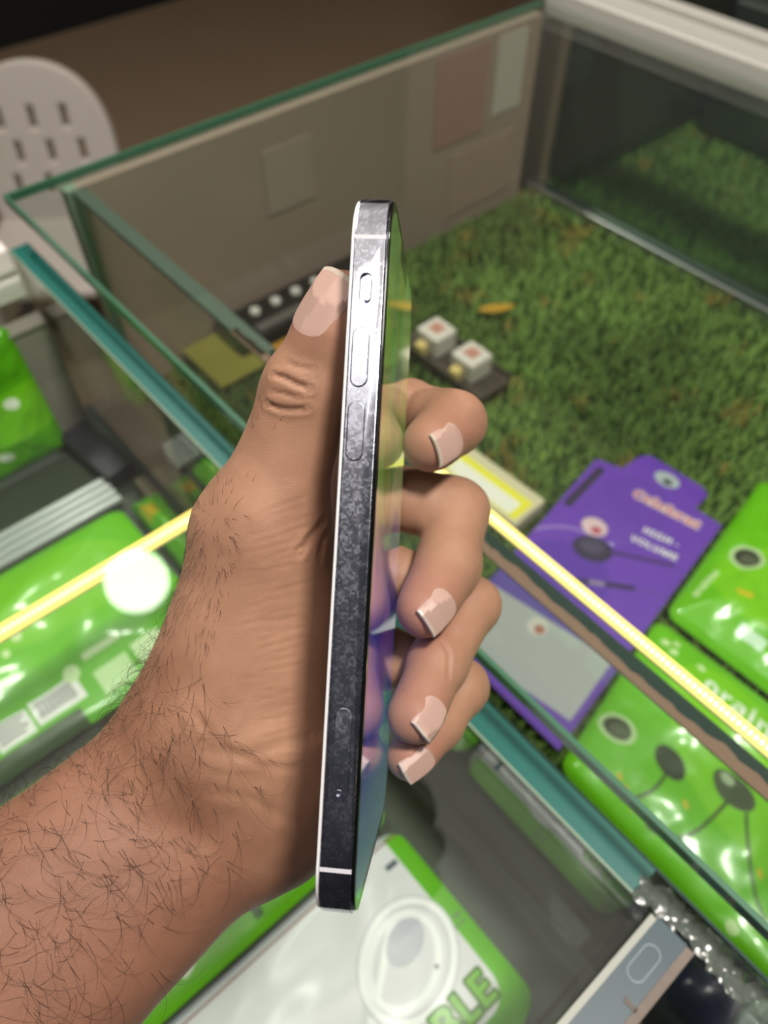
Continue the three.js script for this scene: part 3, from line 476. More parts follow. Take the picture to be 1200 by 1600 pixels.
  const spots = { mute: [-0.4, 51.4, 2.5, 6.2], up: [-0.75, 37.7, 3.3, 11.7], down: [-0.85, 23.2, 3.3, 11.7], sim: [0, -39.3, 3.15, 17.9] };
  let frame = brush(plainUv(slab(-3.15 * mm, 3.15 * mm, 0, 11.6 * mm, 0.28 * mm)));
  const cut = (g) => { frame = ev.evaluate(frame, brush(g), SUBTRACTION); };
  const cutter = ([x, y, w, h], grow, deep) => plainUv(pill((w + grow) * mm, (h + grow) * mm, 4 * mm).translate(x * mm, y * mm, -deep * mm));
  cut(cutter(spots.mute, 0, 1.1)); cut(cutter(spots.up, 0.18, 0.9)); cut(cutter(spots.down, 0.18, 0.9)); cut(cutter(spots.sim, 0.24, 0.5));
  frame.geometry.computeVertexNormals && 0;
  const fg = plainUv(toCreasedNormals(frame.geometry, 0.6));
  part('frame', fg, steel, phone, 'polished silver steel frame with rub marks');
  part('back_glass', slab(-3.85 * mm, -3.1 * mm, 0.45 * mm, 11.6 * mm, 0.25 * mm), glassBack, phone, 'pale matt back glass');
  part('front_glass', slab(3.1 * mm, 3.85 * mm, 0.45 * mm, 11.6 * mm, 0.25 * mm), glassBlack, phone, 'black rimmed front glass');

  // display: abstract wallpaper, green at the top turning to blue and teal at the bottom
  const wallpaper = canvasTexture(256, 512, (g, w, h) => {
    const grad = g.createLinearGradient(0, 0, 0, h);
    [[0, '#7fb069'], [0.12, '#a9c04a'], [0.3, '#93b65a'], [0.42, '#b7b48a'], [0.52, '#a98aa0'], [0.6, '#3c3f96'], [0.72, '#2a2f9a'], [0.8, '#24409a'], [0.88, '#3f7f95'], [1, '#5f9c9c']].forEach(([t, c]) => grad.addColorStop(t, c));
    g.fillStyle = grad; g.fillRect(0, 0, w, h);
    const q = rng(12);
    for (let i = 0; i < 26; i++) {
      const x = q() * w, y = q() * h, t = y / h;
      g.fillStyle = t < 0.4 ? `rgba(${60 + 90 * q()},${120 + 80 * q()},${40 + 90 * q()},0.45)` : t < 0.75 ? `rgba(${40 + 110 * q()},${40 + 60 * q()},${120 + 90 * q()},0.45)` : `rgba(${50 + 60 * q()},${110 + 60 * q()},${140 + 60 * q()},0.4)`;
      g.beginPath(); g.ellipse(x, y, 14 + 40 * q(), 20 + 60 * q(), q() * 3, 0, 7); g.fill();
    }
    g.fillStyle = '#050506'; g.beginPath(); g.roundRect(w * 0.34, -10, w * 0.32, 26, 10); g.fill();
  });
  const disp = new THREE.ShapeGeometry(roundRect(WID - 5.2 * mm, 2 * H - 5.2 * mm, 9 * mm), 12);
  { const p = disp.attributes.position, uv = disp.attributes.uv; for (let i = 0; i < p.count; i++) uv.setXY(i, 0.5 + p.getX(i) / (WID - 5.2 * mm), 0.5 + p.getY(i) / (2 * H - 5.2 * mm)); }
  disp.rotateY(Math.PI / 2); disp.translate(3.87 * mm, 0, -WID / 2);
  part('display', disp, phy({ color: 0x050505, roughness: 0.08, emissive: 0xffffff, emissiveMap: wallpaper, emissiveIntensity: 0.75, clearcoat: 1, clearcoatRoughness: 0.05 }), phone, 'lit screen, green above and blue below');
  const sl = new THREE.RectAreaLight(0x8f9ad0, 0.35, WID - 5.2 * mm, 2 * H - 5.2 * mm); sl.name = 'display_light'; sl.position.set(4.1 * mm, 0, -WID / 2); sl.rotation.y = -Math.PI / 2; phone.add(sl);

  // buttons on the near edge
  const at = (g, [x, y], z) => g.translate(x * mm, y * mm, z * mm);
  part('pocket', at(pill(2.46 * mm, 6.16 * mm, 0.1 * mm), spots.mute, -1.05), steelPlain, phone);
  part('mute_switch', at(pill(1.45 * mm, 5.3 * mm, 1.25 * mm, 0.15 * mm), [spots.mute[0] + 0.42, spots.mute[1]], -1.0), steelPlain, phone, 'small silver sliding switch');
  part('volume_button', plainUv(at(pill(3.3 * mm, 11.7 * mm, 1.2 * mm, 0.18 * mm), spots.up, -0.85)), steel, phone, 'upper silver volume button');
  part('volume_button', plainUv(at(pill(3.3 * mm, 11.7 * mm, 1.2 * mm, 0.18 * mm), spots.down, -0.85)), steel, phone, 'lower silver volume button');
  let tray = brush(plainUv(at(pill(3.15 * mm, 17.9 * mm, 0.53 * mm, 0.12 * mm), spots.sim, -0.46)));
  tray = ev.evaluate(tray, brush(plainUv(new THREE.CylinderGeometry(0.62 * mm, 0.62 * mm, 2 * mm, 20).rotateX(Math.PI / 2).translate(-0.15 * mm, (-39.3 - 7.3) * mm, 0))), SUBTRACTION);
  const trayMesh = part('sim_tray', plainUv(toCreasedNormals(tray.geometry, 0.6)), steel, phone, 'flush silver card tray');
  part('eject_hole', new THREE.TorusGeometry(0.62 * mm, 0.13 * mm, 8, 24).translate(-0.15 * mm, (-39.3 - 7.3) * mm, 0.02 * mm), steelPlain, trayMesh, 'tiny round eject hole');
  for (const y of [61.6, -61.2]) part('antenna_band', box(-3.12 * mm, 3.12 * mm, (y - 0.42) * mm, (y + 0.42) * mm, -2 * mm, 0.012 * mm), bandMaterial, phone, 'pale grey plastic antenna line');
}

// ---------------------------------------------------------------- the hand and forearm holding the phone
// Joints in millimetres in the frame of the phone's near edge: right, up, away.
{
  const SKIN = [0.37, 0.198, 0.122];
  const V = (x, y, z) => [x, y, z];
  // each bone: a, b, radius at a, radius at b
  const wristC = [-46, -71, 197], ulnar = (p, s) => [p[0] + 0.66 * s, p[1] - 0.75 * s, p[2]];
  const armEnd = [-225, -221, 108], shoulder = [-200, -236, -110];
  const arm = [
    [ulnar(wristC, -9), ulnar(armEnd, -12), 18.5, 29.5], [ulnar(wristC, 9.5), ulnar(armEnd, 12), 18.5, 29.5],
    [armEnd, shoulder, 36, 42],
  ];
  const mcp = { index: V(-21, 30, 226), middle: V(-20, 10, 232), ring: V(-19, -12, 233), little: V(-19, -34, 228) };
  const palm = [
    [V(-44, -55, 204), mcp.index, 17, 11.5], [V(-40, -62, 207), mcp.middle, 16, 11.5], [V(-37, -70, 208), mcp.ring, 16, 11], [V(-34, -76, 206), mcp.little, 18, 10.5],
    [V(-31.5, -66, 199), V(-30, -75, 204), 21, 20.5],             // heel of the hand
    [V(-30, -50, 192), V(-24.5, -22, 189), 19, 14],                // ball of the thumb
    [V(-45, -52, 192), V(-29.5, -5, 183), 17.5, 13.5],             // thumb metacarpal
    [V(-27, 2, 200), V(-22, 24, 212), 13, 10],                     // web between thumb and index finger
  ];
  const thumb = [
    [V(-29.2, -4, 182.5), V(-17.0, 27.5, 173.5), 13, 9.5],
    [V(-17.0, 27.5, 173.5), V(-11.4, 39, 168.5), 9.5, 8.2],
    [V(-11.4, 39, 168.5), V(-9.6, 45.0, 167), 8.2, 7.2],
  ];
  const fingers = {
    index: [[mcp.index, V(7, 31.5, 240), 10.5, 9.6], [V(7, 31.5, 240), V(20.4, 25.6, 223), 9.6, 8.8], [V(20.4, 25.6, 223), V(13.2, 19.0, 213), 8.8, 8.0]],
    middle: [[mcp.middle, V(21.4, 0.5, 231), 10.5, 9.6], [V(21.4, 0.5, 231), V(18.6, -15.0, 219), 9.6, 9.0], [V(18.6, -15, 219), V(10.6, -26, 206), 9.0, 7.6]],
    ring: [[mcp.ring, V(25.6, -27.4, 228), 10.2, 8.6], [V(25.6, -27.4, 228), V(14.6, -42, 213), 8.6, 8.0], [V(14.6, -42, 213), V(8.4, -53.0, 201), 8.0, 7.5]],
    little: [[mcp.little, V(22.4, -50.6, 224), 9.5, 7.6], [V(22.4, -50.6, 224), V(15.0, -58.5, 215), 7.6, 7.0], [V(15.0, -58.5, 215), V(6.9, -66, 207), 7.0, 6.3]],
  };
  const cap = (p, b) => {
    const [a, c, ra, rc] = b, ax = c[0] - a[0], ay = c[1] - a[1], az = c[2] - a[2], px = p[0] - a[0], py = p[1] - a[1], pz = p[2] - a[2];
    const t = Math.max(0, Math.min(1, (px * ax + py * ay + pz * az) / (ax * ax + ay * ay + az * az)));
    return Math.hypot(px - ax * t, py - ay * t, pz - az * t) - (ra + (rc - ra) * t);
  };
  const smin = (a, b, k) => { const h = Math.max(k - Math.abs(a - b), 0) / k; return Math.min(a, b) - h * h * k * 0.25; };
  // skin folds: polylines on the skin, each [points, depth, half width]
  const folds = [];
  const hill = (p, c, r, h) => { const d = ((p[0] - c[0]) ** 2 + (p[1] - c[1]) ** 2 + (p[2] - c[2]) ** 2) / (r * r); return d < 6 ? h * Math.exp(-d) : 0; };
  function coarse(p) {
    let a = smin(smin(cap(p, arm[0]), cap(p, arm[1]), 12), cap(p, arm[2]), 20);
    for (const b of palm) a = smin(a, cap(p, b), 13);
    let t = 1e9; for (const b of thumb) t = smin(t, cap(p, b), 3);
    a = smin(a, t, 9);
    a -= hill(p, [-22, 28, 172], 7, 0.8) + hill(p, [-39, -2, 182], 10, 1.2);      // knuckles of the thumb
    let d = a;
    for (const k in fingers) { let f = 1e9; for (const b of fingers[k]) f = smin(f, cap(p, b), 3); d = Math.min(d, smin(a, f, 7)); }
    return d;
  }
  const seg = (p, a, c) => { const ax = c[0] - a[0], ay = c[1] - a[1], az = c[2] - a[2], t = Math.max(0, Math.min(1, ((p[0] - a[0]) * ax + (p[1] - a[1]) * ay + (p[2] - a[2]) * az) / (ax * ax + ay * ay + az * az))); return Math.hypot(p[0] - a[0] - ax * t, p[1] - a[1] - ay * t, p[2] - a[2] - az * t); };
  function field(p) {
    let d = coarse(p);
    if (d > 4 || d < -4) return d;
    d += 0.9 * (noise3(p[0] / 14, p[1] / 14, p[2] / 14) - 0.5) + 0.35 * (noise3(p[0] / 5, p[1] / 5, p[2] / 5) - 0.5);
    for (const f of folds) {
      if (p[0] < f.lo[0] || p[0] > f.hi[0] || p[1] < f.lo[1] || p[1] > f.hi[1] || p[2] < f.lo[2] || p[2] > f.hi[2]) continue;
      let m = 1e9, w = 0; for (let i = 0; i + 1 < f.pts.length; i++) { const e = seg(p, f.pts[i], f.pts[i + 1]); if (e < m) { m = e; w = i; } }
      const e0 = Math.hypot(p[0] - f.pts[0][0], p[1] - f.pts[0][1], p[2] - f.pts[0][2]), z = f.pts[f.pts.length - 1], e1 = Math.hypot(p[0] - z[0], p[1] - z[1], p[2] - z[2]);
      const u = m / f.wide; if (u < 4) d += f.deep * smooth(0, 1.6, Math.min(e0, e1)) * (Math.exp(-u * u) - 0.35 * Math.exp(-(u - 1.9) * (u - 1.9)));
    }
    return d;
  }
  // walk from outside along -n to the skin
  const onSkin = (from, n, fn = coarse) => { let s = 0; for (let i = 0; i < 60; i++) { const d = fn([from[0] - n[0] * s, from[1] - n[1] * s, from[2] - n[2] * s]); s += d * 0.8; if (Math.abs(d) < 0.01) break; } return [from[0] - n[0] * s, from[1] - n[1] * s, from[2] - n[2] * s]; };
  const foldAt = (pts, deep, wide) => {
    const P = pts.map(([x, y]) => { const d = [(x - 600) / 1202, (800 - y) / 1202, 1], l = Math.hypot(...d), u = d.map((q) => q / l); return onSkin(u.map((q) => q * 135), u.map((q) => -q)); });
    if (P.some((p) => !(p[2] < 235))) return;
    const lo = [0, 1, 2].map((k) => Math.min(...P.map((p) => p[k])) - 4), hi = [0, 1, 2].map((k) => Math.max(...P.map((p) => p[k])) + 4);
    folds.push({ pts: P, deep, wide, lo, hi });
  };
  foldAt([[427, 586], [445, 591], [462, 600], [484, 607]], 0.5, 0.7); foldAt([[418, 631], [435, 638], [455, 641], [480, 638]], 0.45, 0.65); foldAt([[424, 611], [445, 616], [466, 622]], 0.25, 0.6); foldAt([[448, 566], [466, 574], [490, 578]], 0.2, 0.6);
  foldAt([[688, 998], [702, 1022], [701, 1058]], 0.35, 0.7); foldAt([[505, 812], [488, 838], [470, 862]], 0.45, 1.1); foldAt([[518, 800], [506, 840], [500, 872]], 0.5, 1.0);
  foldAt([[300, 1110], [338, 1158], [396, 1192], [470, 1202]], 0.16, 1.0); foldAt([[316, 1168], [370, 1182], [430, 1166], [492, 1150]], 0.25, 1.6); foldAt([[330, 1235], [400, 1250], [470, 1290]], 0.15, 1.4);
  { const q = rng(404); for (let i = 0; i < 34; i++) { const y = 800 + 11.5 * i + 9 * q(), x = 350 + 60 * q() + 40 * (i / 34), l = 60 + 110 * q(), s = -0.42 + 0.22 * q() + 0.2 * i / 34; foldAt([[x, y], [x + l * 0.33, y + s * l * 0.33 + 4 * (q() - 0.5)], [x + l * 0.66, y + s * l * 0.66 + 5 * (q() - 0.5)], [x + l, y + s * l]].filter((p) => p[0] < 515), 0.03 + 0.05 * q(), 0.5); } }

  // ---- mesh the field with surface nets on a sparse grid
  const LO = [-285, -300, -165], HI = [40, 62, 262], CELL = 0.66, n = [0, 1, 2].map((k) => Math.ceil((HI[k] - LO[k]) / CELL)), B = 8;
  const cells = new Map();                 // corner values, by block
  const key = (i, j, k) => (k * (n[1] + 2) + j) * (n[0] + 2) + i;
  const val = new Map();
  const at = (i, j, k) => [LO[0] + i * CELL, LO[1] + j * CELL, LO[2] + k * CELL];
  const position = [], index = [], vid = new Map(), blocks = [];
  for (let k = 0; k < n[2]; k += B) for (let j = 0; j < n[1]; j += B) for (let i = 0; i < n[0]; i += B) {
    const c = at(i + B / 2, j + B / 2, k + B / 2);
    if (Math.abs(coarse(c)) < B * CELL * 0.9 + 1.5) blocks.push([i, j, k]);
  }
  const F = new Float32Array((B + 1) ** 3), fi = (a, b, c) => (c * (B + 1) + b) * (B + 1) + a;
  const quads = [];
  for (const [I, J, K] of blocks) {
    for (let c = 0; c <= B; c++) for (let b = 0; b <= B; b++) for (let a = 0; a <= B; a++) F[fi(a, b, c)] = field(at(I + a, J + b, K + c));
    for (let c = 0; c < B; c++) for (let b = 0; b < B; b++) for (let a = 0; a < B; a++) {
      let m = 0, sx = 0, sy = 0, sz = 0, cnt = 0; const v = [];
      for (let q = 0; q < 8; q++) { const f = F[fi(a + (q & 1), b + ((q >> 1) & 1), c + (q >> 2))]; v.push(f); if (f < 0) m |= 1 << q; }
      if (m === 0 || m === 255) continue;
      for (let q = 0; q < 8; q++) for (const e of [1, 2, 4]) if (!(q & e)) { const r2 = q | e; if ((v[q] < 0) !== (v[r2] < 0)) { const t = v[q] / (v[q] - v[r2]); sx += (q & 1) + (e === 1 ? t : 0); sy += ((q >> 1) & 1) + (e === 2 ? t : 0); sz += (q >> 2) + (e === 4 ? t : 0); cnt++; } }
      vid.set(key(I + a, J + b, K + c), position.length / 3);
      const o = at(I + a, J + b, K + c); position.push(o[0] + sx / cnt * CELL, o[1] + sy / cnt * CELL, o[2] + sz / cnt * CELL);
      const s0 = v[0] < 0;
      if (s0 !== (v[1] < 0)) quads.push([0, I + a, J + b, K + c, s0]);
      if (s0 !== (v[2] < 0)) quads.push([1, I + a, J + b, K + c, s0]);
      if (s0 !== (v[4] < 0)) quads.push([2, I + a, J + b, K + c, s0]);
    }
  }
  for (const [ax, i, j, k, s0] of quads) {
    const g = (a, b, c) => vid.get(key(a, b, c));
    const q = ax === 0 ? [g(i, j, k), g(i, j - 1, k), g(i, j - 1, k - 1), g(i, j, k - 1)] : ax === 1 ? [g(i, j, k), g(i, j, k - 1), g(i - 1, j, k - 1), g(i - 1, j, k)] : [g(i, j, k), g(i - 1, j, k), g(i - 1, j - 1, k), g(i, j - 1, k)];
    if (q.some((x) => x === undefined)) continue;
    // the frame (right, up, away) is left-handed, so the winding is turned once more
    if (s0) index.push(q[0], q[2], q[1], q[0], q[3], q[2]); else index.push(q[0], q[1], q[2], q[0], q[2], q[3]);
  }
  const count = position.length / 3, normal = new Float32Array(count * 3), E = 0.35;
  const grad = (p, fn = field) => { const g = [fn([p[0] + E, p[1], p[2]]) - fn([p[0] - E, p[1], p[2]]), fn([p[0], p[1] + E, p[2]]) - fn([p[0], p[1] - E, p[2]]), fn([p[0], p[1], p[2] + E]) - fn([p[0], p[1], p[2] - E])], l = Math.hypot(...g) || 1; return g.map((x) => x / l); };
  for (let i = 0; i < count; i++) { const g = grad([position[3 * i], position[3 * i + 1], position[3 * i + 2]]); normal.set(g, 3 * i); }

  // ---- to the world, with colours in the skin and box-wise texture coordinates in metres
  const base = millimetres(...wristC);
  const person = thing('person', 'bare left forearm and hand gripping the silver phone, dark arm hair', 'person', base.toArray());
  const toWorld = (p) => millimetres(p[0], p[1], p[2]).sub(base), toDir = (v) => direction(v[0], v[1], v[2]);
  const tips = [[thumb[2][1], 9], [fingers.index[2][1], 10], [fingers.middle[2][1], 10], [fingers.ring[2][1], 9], [fingers.little[2][1], 8]];
  const axis0 = (() => { const v = armEnd.map((x, i) => x - wristC[i]), l = Math.hypot(...v); return v.map((x) => x / l); })(), dot0 = (p) => (p[0] - wristC[0]) * axis0[0] + (p[1] - wristC[1]) * axis0[1] + (p[2] - wristC[2]) * axis0[2];
  const tint = (p) => {
    const a = noise3(p[0] / 9, p[1] / 9, p[2] / 9), b = noise3(p[0] / 2.2, p[1] / 2.2, p[2] / 2.2), c = noise3(p[0] / 30 + 7, p[1] / 30, p[2] / 30);
    let k = 1 + 0.16 * (a - 0.5) + 0.10 * (b - 0.5) + 0.16 * (c - 0.5);
    let col = [SKIN[0] * k, SKIN[1] * k * (1 + 0.05 * (c - 0.5)), SKIN[2] * k];
    { const s = dot0(p), w = 0.44 * smooth(-30, 14, s + 22 * (noise3(p[0] / 7, p[1] / 7, p[2] / 7) - 0.5)); col = col.map((x, i) => x * (1 - w * [0.8, 1, 1][i])); }      // arm darker than the hand: partly tan, partly shade painted into the colour
    for (const [t, r] of tips) { const d = Math.hypot(p[0] - t[0], p[1] - t[1], p[2] - t[2]) / r, w = 0.55 * (1 - smooth(0.7, 1.9, d)); if (w > 0) col = [mix(col[0], SKIN[0] * 1.0, w), mix(col[1], SKIN[1] * 0.82, w), mix(col[2], SKIN[2] * 0.92, w)]; }
    return col;
  };
  const tri = index.length, P = new Float32Array(tri * 3), N = new Float32Array(tri * 3), C = new Float32Array(tri * 3), UV = new Float32Array(tri * 2);
  const wp = [], wn = [], wc = [];
  for (let i = 0; i < count; i++) { const p = [position[3 * i], position[3 * i + 1], position[3 * i + 2]]; wp.push(toWorld(p)); wn.push(toDir([normal[3 * i], normal[3 * i + 1], normal[3 * i + 2]])); wc.push(tint(p)); }
  for (let t = 0; t < tri; t += 3) {
    const m = [0, 1, 2].map((c) => Math.abs(wn[index[t]].getComponent(c) + wn[index[t + 1]].getComponent(c) + wn[index[t + 2]].getComponent(c))), ax = m[0] > m[1] && m[0] > m[2] ? 0 : m[1] > m[2] ? 1 : 2;
    for (let c = 0; c < 3; c++) {
      const i = index[t + c], w = wp[i]; w.toArray(P, (t + c) * 3); wn[i].toArray(N, (t + c) * 3); C.set(wc[i], (t + c) * 3);
      UV[(t + c) * 2] = ax === 0 ? w.z : w.x; UV[(t + c) * 2 + 1] = ax === 1 ? w.z : w.y;
    }
  }
  const body = new THREE.BufferGeometry();
  body.setAttribute('position', new THREE.BufferAttribute(P, 3)); body.setAttribute('normal', new THREE.BufferAttribute(N, 3)); body.setAttribute('color', new THREE.BufferAttribute(C, 3)); body.setAttribute('uv', new THREE.BufferAttribute(UV, 2));
  // fine skin relief: small furrowed cells over 16 mm
  const cellsN = 36, cr = []; { const q = rng(91); for (let i = 0; i < cellsN * cellsN; i++) cr.push([q(), q()]); }
  const relief = dataTexture(1024, (x, y) => {
    const wx = x + 0.012 * (tile2(x * 12, y * 12, 12, 3) - 0.5), wy = y + 0.012 * (tile2(x * 12, y * 12, 12, 8) - 0.5), X = Math.floor(wx * cellsN), Y = Math.floor(wy * cellsN); let d1 = 9, d2 = 9;
    for (let j = -1; j <= 1; j++) for (let i = -1; i <= 1; i++) { const a = (X + i + cellsN) % cellsN, b = (Y + j + cellsN) % cellsN, c = cr[b * cellsN + a], d = Math.hypot(X + i + c[0] - wx * cellsN, (Y + j + c[1] - wy * cellsN)); if (d < d1) { d2 = d1; d1 = d; } else if (d < d2) d2 = d; }
    return 0.75 * smooth(0.0, 0.28, d2 - d1) + 0.25 * fbmTile(x, y, 64, 17, 3);
  });
  relief.repeat.set(1 / 0.016, 1 / 0.016);
  const skin = phy({ color: 0xffffff, vertexColors: true, roughness: 0.52, bumpMap: relief, bumpScale: 0.00003, specularIntensity: 0.75, sheen: 0.15, sheenColor: new THREE.Color(0xffd8c0), sheenRoughness: 0.5 });
  part('body', body, skin, person, 'brown skinned hand, wrist and forearm');

  // ---- the end of a dark short sleeve, out of the frame
  {
    const a = new THREE.Vector3(...armEnd), b = new THREE.Vector3(...shoulder), from = toWorld(a.clone().lerp(b, 0.45).toArray()), to = toWorld(a.clone().lerp(b, 1.32).toArray()), len = from.distanceTo(to);
    const g = new THREE.LatheGeometry([[0.046, 0.004], [0.049, 0], [0.0505, 0.003], [0.053, len * 0.3], [0.056, len * 0.7], [0.054, len * 0.96], [0.03, len], [0, len]].map(([x, y]) => new THREE.Vector2(x, y)), 40);
    const p = g.attributes.position; for (let i = 0; i < p.count; i++) { const t = Math.atan2(p.getZ(i), p.getX(i)), k = 1 + 0.03 * Math.sin(t * 5 + p.getY(i) * 40) * Math.min(1, p.getY(i) / 0.03); p.setX(i, p.getX(i) * k); p.setZ(i, p.getZ(i) * k); } g.computeVertexNormals();
    const m = part('sleeve', g, std({ color: 0x1d2028, roughness: 0.9, side: THREE.DoubleSide }), person, 'dark shirt sleeve');
    m.position.copy(from); m.quaternion.setFromUnitVectors(new THREE.Vector3(0, 1, 0), to.clone().sub(from).normalize());
  }
  // ---- nails: curved plates fitted to the fingertips, free edge standing past the tip
  const nailSkin = phy({ color: 0xbd9c8f, roughness: 0.42, specularIntensity: 0.7 });
  const nailEdge = phy({ color: 0xc4b3a4, roughness: 0.4 });
  const norm = (v) => { const l = Math.hypot(...v); return v.map((x) => x / l); }, dot = (a, b) => a[0] * b[0] + a[1] * b[1] + a[2] * b[2], cross = (a, b) => [a[1] * b[2] - a[2] * b[1], a[2] * b[0] - a[0] * b[2], a[0] * b[1] - a[1] * b[0]];
  function nail(name, tip, back, facing, wide, long, reach, label) {
    const along = norm([tip[0] - back[0], tip[1] - back[1], tip[2] - back[2]]), f = norm(facing.map((x, i) => x - along[i] * dot(facing, along))), side = cross(along, f);
    const c = tip.map((x, i) => x + along[i] * reach + f[i] * 14);
    const height = (a, b) => { const o = c.map((x, i) => x + side[i] * a + along[i] * b), s = onSkin(o, f, field); return dot(s.map((x, i) => x - o[i]), f) + 14; };
    // a smooth sheet through the nail bed: height = k0 + k1 b + k2 b^2 + k3 a^2 + k4 a, fitted to the skin
    const A = Array.from({ length: 5 }, () => new Array(6).fill(0));
    for (let i = -4; i <= 4; i++) for (let j = 0; j <= 6; j++) { const a = i / 4 * wide * 0.40, b = long * (-0.5 + 0.72 * j / 6), r = [1, b, b * b, a * a, a], h = height(a, b); for (let x = 0; x < 5; x++) { for (let y = 0; y < 5; y++) A[x][y] += r[x] * r[y]; A[x][5] += r[x] * h; } }
    for (let x = 0; x < 5; x++) { for (let y = x + 1; y < 5; y++) { const f2 = A[y][x] / A[x][x]; for (let z = x; z < 6; z++) A[y][z] -= f2 * A[x][z]; } }
    const kf = [0, 0, 0, 0, 0]; for (let x = 4; x >= 0; x--) { let v = A[x][5]; for (let y = x + 1; y < 5; y++) v -= A[x][y] * kf[y]; kf[x] = v / A[x][x]; }
    const sheet = (a, b) => { const e = long * 0.2, flat = b > e ? (kf[1] + 2 * kf[2] * e) * (b - e) + kf[1] * e + kf[2] * e * e - 0.012 * (b - e) ** 2 : kf[1] * b + kf[2] * b * b; return kf[0] + flat + kf[3] * a * a * 0.96 + kf[4] * a; };
    let over = 0; for (let i = -4; i <= 4; i++) for (let j = 0; j <= 7; j++) { const a = i / 4 * wide * 0.40, b = long * (-0.36 + 0.76 * j / 7); over = Math.max(over, height(a, b) - sheet(a, b)); }
    over = Math.min(over, 1.0);
    const NU = 16, NV = 18, top = [], strip = [];
    const plate = (v0, v1, lift, thick, taper) => {
      const pos = [], idx = [];
      for (let s = 0; s < 2; s++) for (let j = 0; j <= NV; j++) for (let i = 0; i <= NU; i++) {
        const v = mix(v0, v1, j / NV), u = -1 + 2 * i / NU;
        const half = wide / 2 * (v < 0.28 ? Math.sqrt(Math.max(0.03, 1 - ((0.28 - v) / 0.28) ** 2 * 0.86)) : 1 - taper * (v - 0.28) * 0.14);
        const bow = v > 0.75 ? (1 - u * u) * 0.09 * long * (v - 0.75) / 0.25 : 0;
        const a = u * half, b = -long / 2 + v * long + bow - 0.04 * long;
        const h = sheet(a, b) + lift - (s ? thick : 0) - 0.6 * Math.pow(Math.abs(u), 10) * (v < 0.7 ? 1 : 0.5) - (v < 0.12 ? (0.12 - v) * 8 : 0);
        pos.push(...toWorld(c.map((x, q) => x + side[q] * a + along[q] * b + f[q] * (h - 14))).toArray());
      }
      const S = (NU + 1) * (NV + 1);
      for (let j = 0; j < NV; j++) for (let i = 0; i < NU; i++) { const q = j * (NU + 1) + i; idx.push(q, q + 1, q + NU + 2, q, q + NU + 2, q + NU + 1, S + q, S + q + NU + 2, S + q + 1, S + q, S + q + NU + 1, S + q + NU + 2); }
      const rim = []; for (let i = 0; i <= NU; i++) rim.push(i); for (let j = 1; j <= NV; j++) rim.push(j * (NU + 1) + NU); for (let i = NU - 1; i >= 0; i--) rim.push(NV * (NU + 1) + i); for (let j = NV - 1; j > 0; j--) rim.push(j * (NU + 1));
      rim.forEach((p, i) => { const q = rim[(i + 1) % rim.length]; idx.push(p, S + p, S + q, p, S + q, q); });
      const g = new THREE.BufferGeometry(); g.setAttribute('position', new THREE.Float32BufferAttribute(pos, 3)); g.setIndex(idx); g.computeVertexNormals();
      return toCreasedNormals(g, 0.8);
    };
    const m = part(name, plate(0, 0.95, over + 0.2, 0.9, 1), nailSkin, person, label);
    part('free_edge', plate(0.945, 0.995, over + 0.22, 0.5, 1), nailEdge, m, 'pale free edge of the nail');
  }
  nail('thumbnail', thumb[2][1], thumb[1][0], [-0.52, 0.1, -0.85], 12.2, 14.0, -0.6, 'long pale thumbnail');
  nail('fingernail', fingers.index[2][1], fingers.index[2][0], [0.14, -0.35, -0.92], 10.6, 10.0, 1.4, 'nail of the index finger');
  nail('fingernail', fingers.middle[2][1], fingers.middle[2][0], [0.42, -0.18, -0.88], 10.2, 10.5, 1.6, 'nail of the middle finger');
  nail('fingernail', fingers.ring[2][1], fingers.ring[2][0], [0.76, 0.22, -0.60], 9.6, 10.0, 1.6, 'nail of the ring finger');
  nail('fingernail', fingers.little[2][1], fingers.little[2][0], [0.74, 0.10, -0.66], 8.2, 9.0, 1.4, 'nail of the little finger');

  // ---- arm hair: thin curved tapering tubes rooted in the skin
  const q = rng(2024), armDir = norm(armEnd.map((x, i) => x - wristC[i])), back = norm([-0.66, 0.62, -0.42]);
  const hp = [], hi = [];
  const strand = (root, nrm, dir, long, thick, curl, rise) => {
    const S = 9, side = cross(nrm, dir); let pos = root.slice(), d = norm(dir.map((x, i) => x + nrm[i] * rise)), turn = (q() - 0.5) * curl;
    const start = hp.length / 3;
    for (let s = 0; s <= S; s++) {
      const r = thick * (1 - 0.75 * s / S), a = norm(cross(d, Math.abs(d[0]) < 0.8 ? [1, 0, 0] : [0, 1, 0])), b = cross(d, a);
      for (let k = 0; k < 3; k++) { const c = Math.cos(k * 2.0944) * r, e = Math.sin(k * 2.0944) * r; hp.push(...toWorld(pos.map((x, i) => x + a[i] * c + b[i] * e)).toArray()); }
      const step = long / S; pos = pos.map((x, i) => x + d[i] * step);
      const g = grad(pos, coarse), h = coarse(pos), sd = norm(cross(g, d));
      turn += (q() - 0.5) * curl * 0.35;
      d = norm(d.map((x, i) => x + sd[i] * turn + g[i] * (h < 0.25 ? 0.35 : h > 2.2 ? -0.22 : -0.06)));
    }
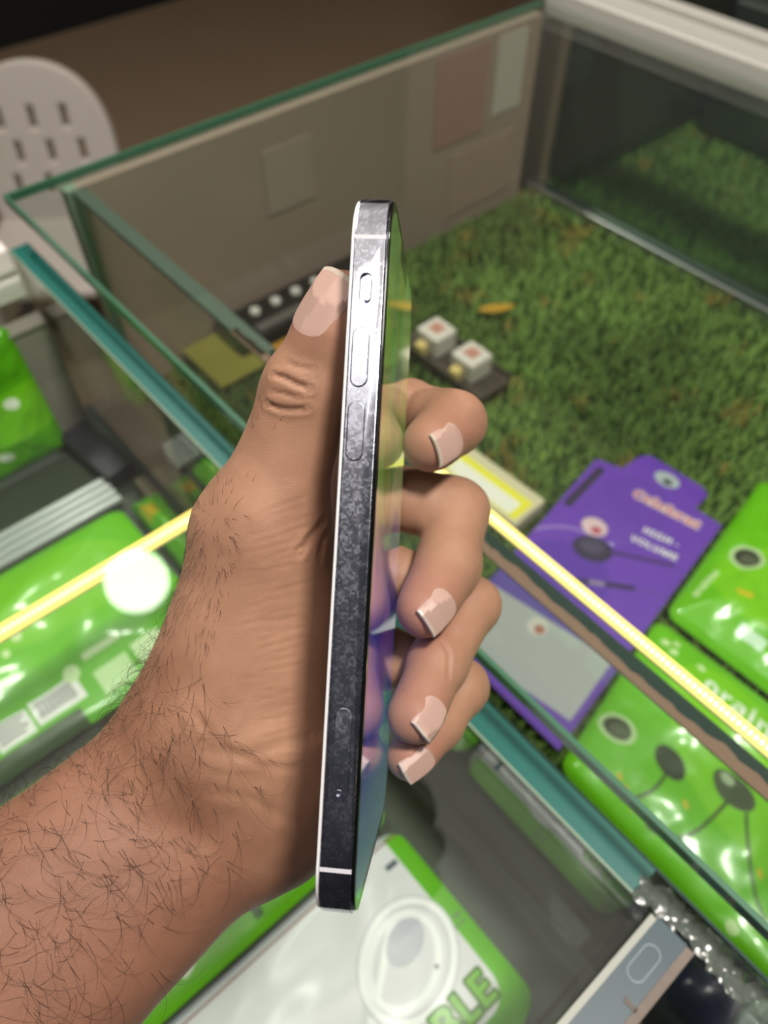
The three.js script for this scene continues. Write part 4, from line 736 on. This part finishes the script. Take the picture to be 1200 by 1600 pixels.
    for (let s = 0; s < S; s++) for (let k = 0; k < 3; k++) { const a = start + s * 3 + k, b = start + s * 3 + (k + 1) % 3; hi.push(a, b, b + 3, a, b + 3, a + 3); }
  };
  let armHairs = 0, handHairs = 0;
  for (let guard = 0; guard < 60000 && (armHairs < 1300 || handHairs < 420); guard++) {
    const i = Math.floor(q() * count), p = [position[3 * i], position[3 * i + 1], position[3 * i + 2]], nn = [normal[3 * i], normal[3 * i + 1], normal[3 * i + 2]];
    const s = dot(p.map((x, k) => x - wristC[k]), armDir), facing = dot(nn, back);
    const tangent = (v) => norm(v.map((x, k) => x - nn[k] * dot(v, nn)));
    if (s > -16 && s < 95 && armHairs < 1300) {
      if (facing < 0.05 + 0.5 * q() - 0.35 * smooth(0, 40, s)) continue;
      const across = cross(nn, armDir), w = (q() - 0.5) * 2.6, base2 = tangent([0.45, -0.75, -0.1].map((x, k) => x + armDir[k] * -0.2 + across[k] * w + armDir[k] * (q() - 0.5) * 1.6));
      strand(p, nn, base2, 5 + 16 * q() * q() + 4 * q(), 0.046, 0.46, 0.35 + 0.45 * q()); armHairs++;
    } else if (s <= -16 && p[1] > -62 && p[1] < 26 && handHairs < 420) {
      const f2 = dot(nn, norm([-0.8, 0.1, -0.6])); if (f2 < 0.72 || p[2] > 200) continue;
      const swirl = [p[0] + 38, p[1] + 14, 0], l = Math.hypot(swirl[0], swirl[1]) + 1;
      if (q() > (p[1] > 2 ? 0.25 : 1) * Math.exp(-(((l - 10) / 22) ** 2))) continue;
      strand(p, nn, tangent([0.5 + swirl[0] / l * 0.7 + (q() - 0.5) * 0.5, (p[1] > 0 ? 0.3 : -0.8) + swirl[1] / l * 0.5 + (q() - 0.5) * 0.5, 0]), 1.6 + 4 * q() * q(), 0.04, 0.15, 0.2); handHairs++;
    }
  }
  const hg = new THREE.BufferGeometry(); hg.setAttribute('position', new THREE.Float32BufferAttribute(hp, 3)); hg.setIndex(hi); hg.computeVertexNormals();
  part('arm_hair', hg, std({ color: 0x2c1b13, roughness: 0.45 }), person, 'thin dark curly arm hair').userData.kind = 'stuff';
}

shade(scene);
renderer.render(scene, camera);
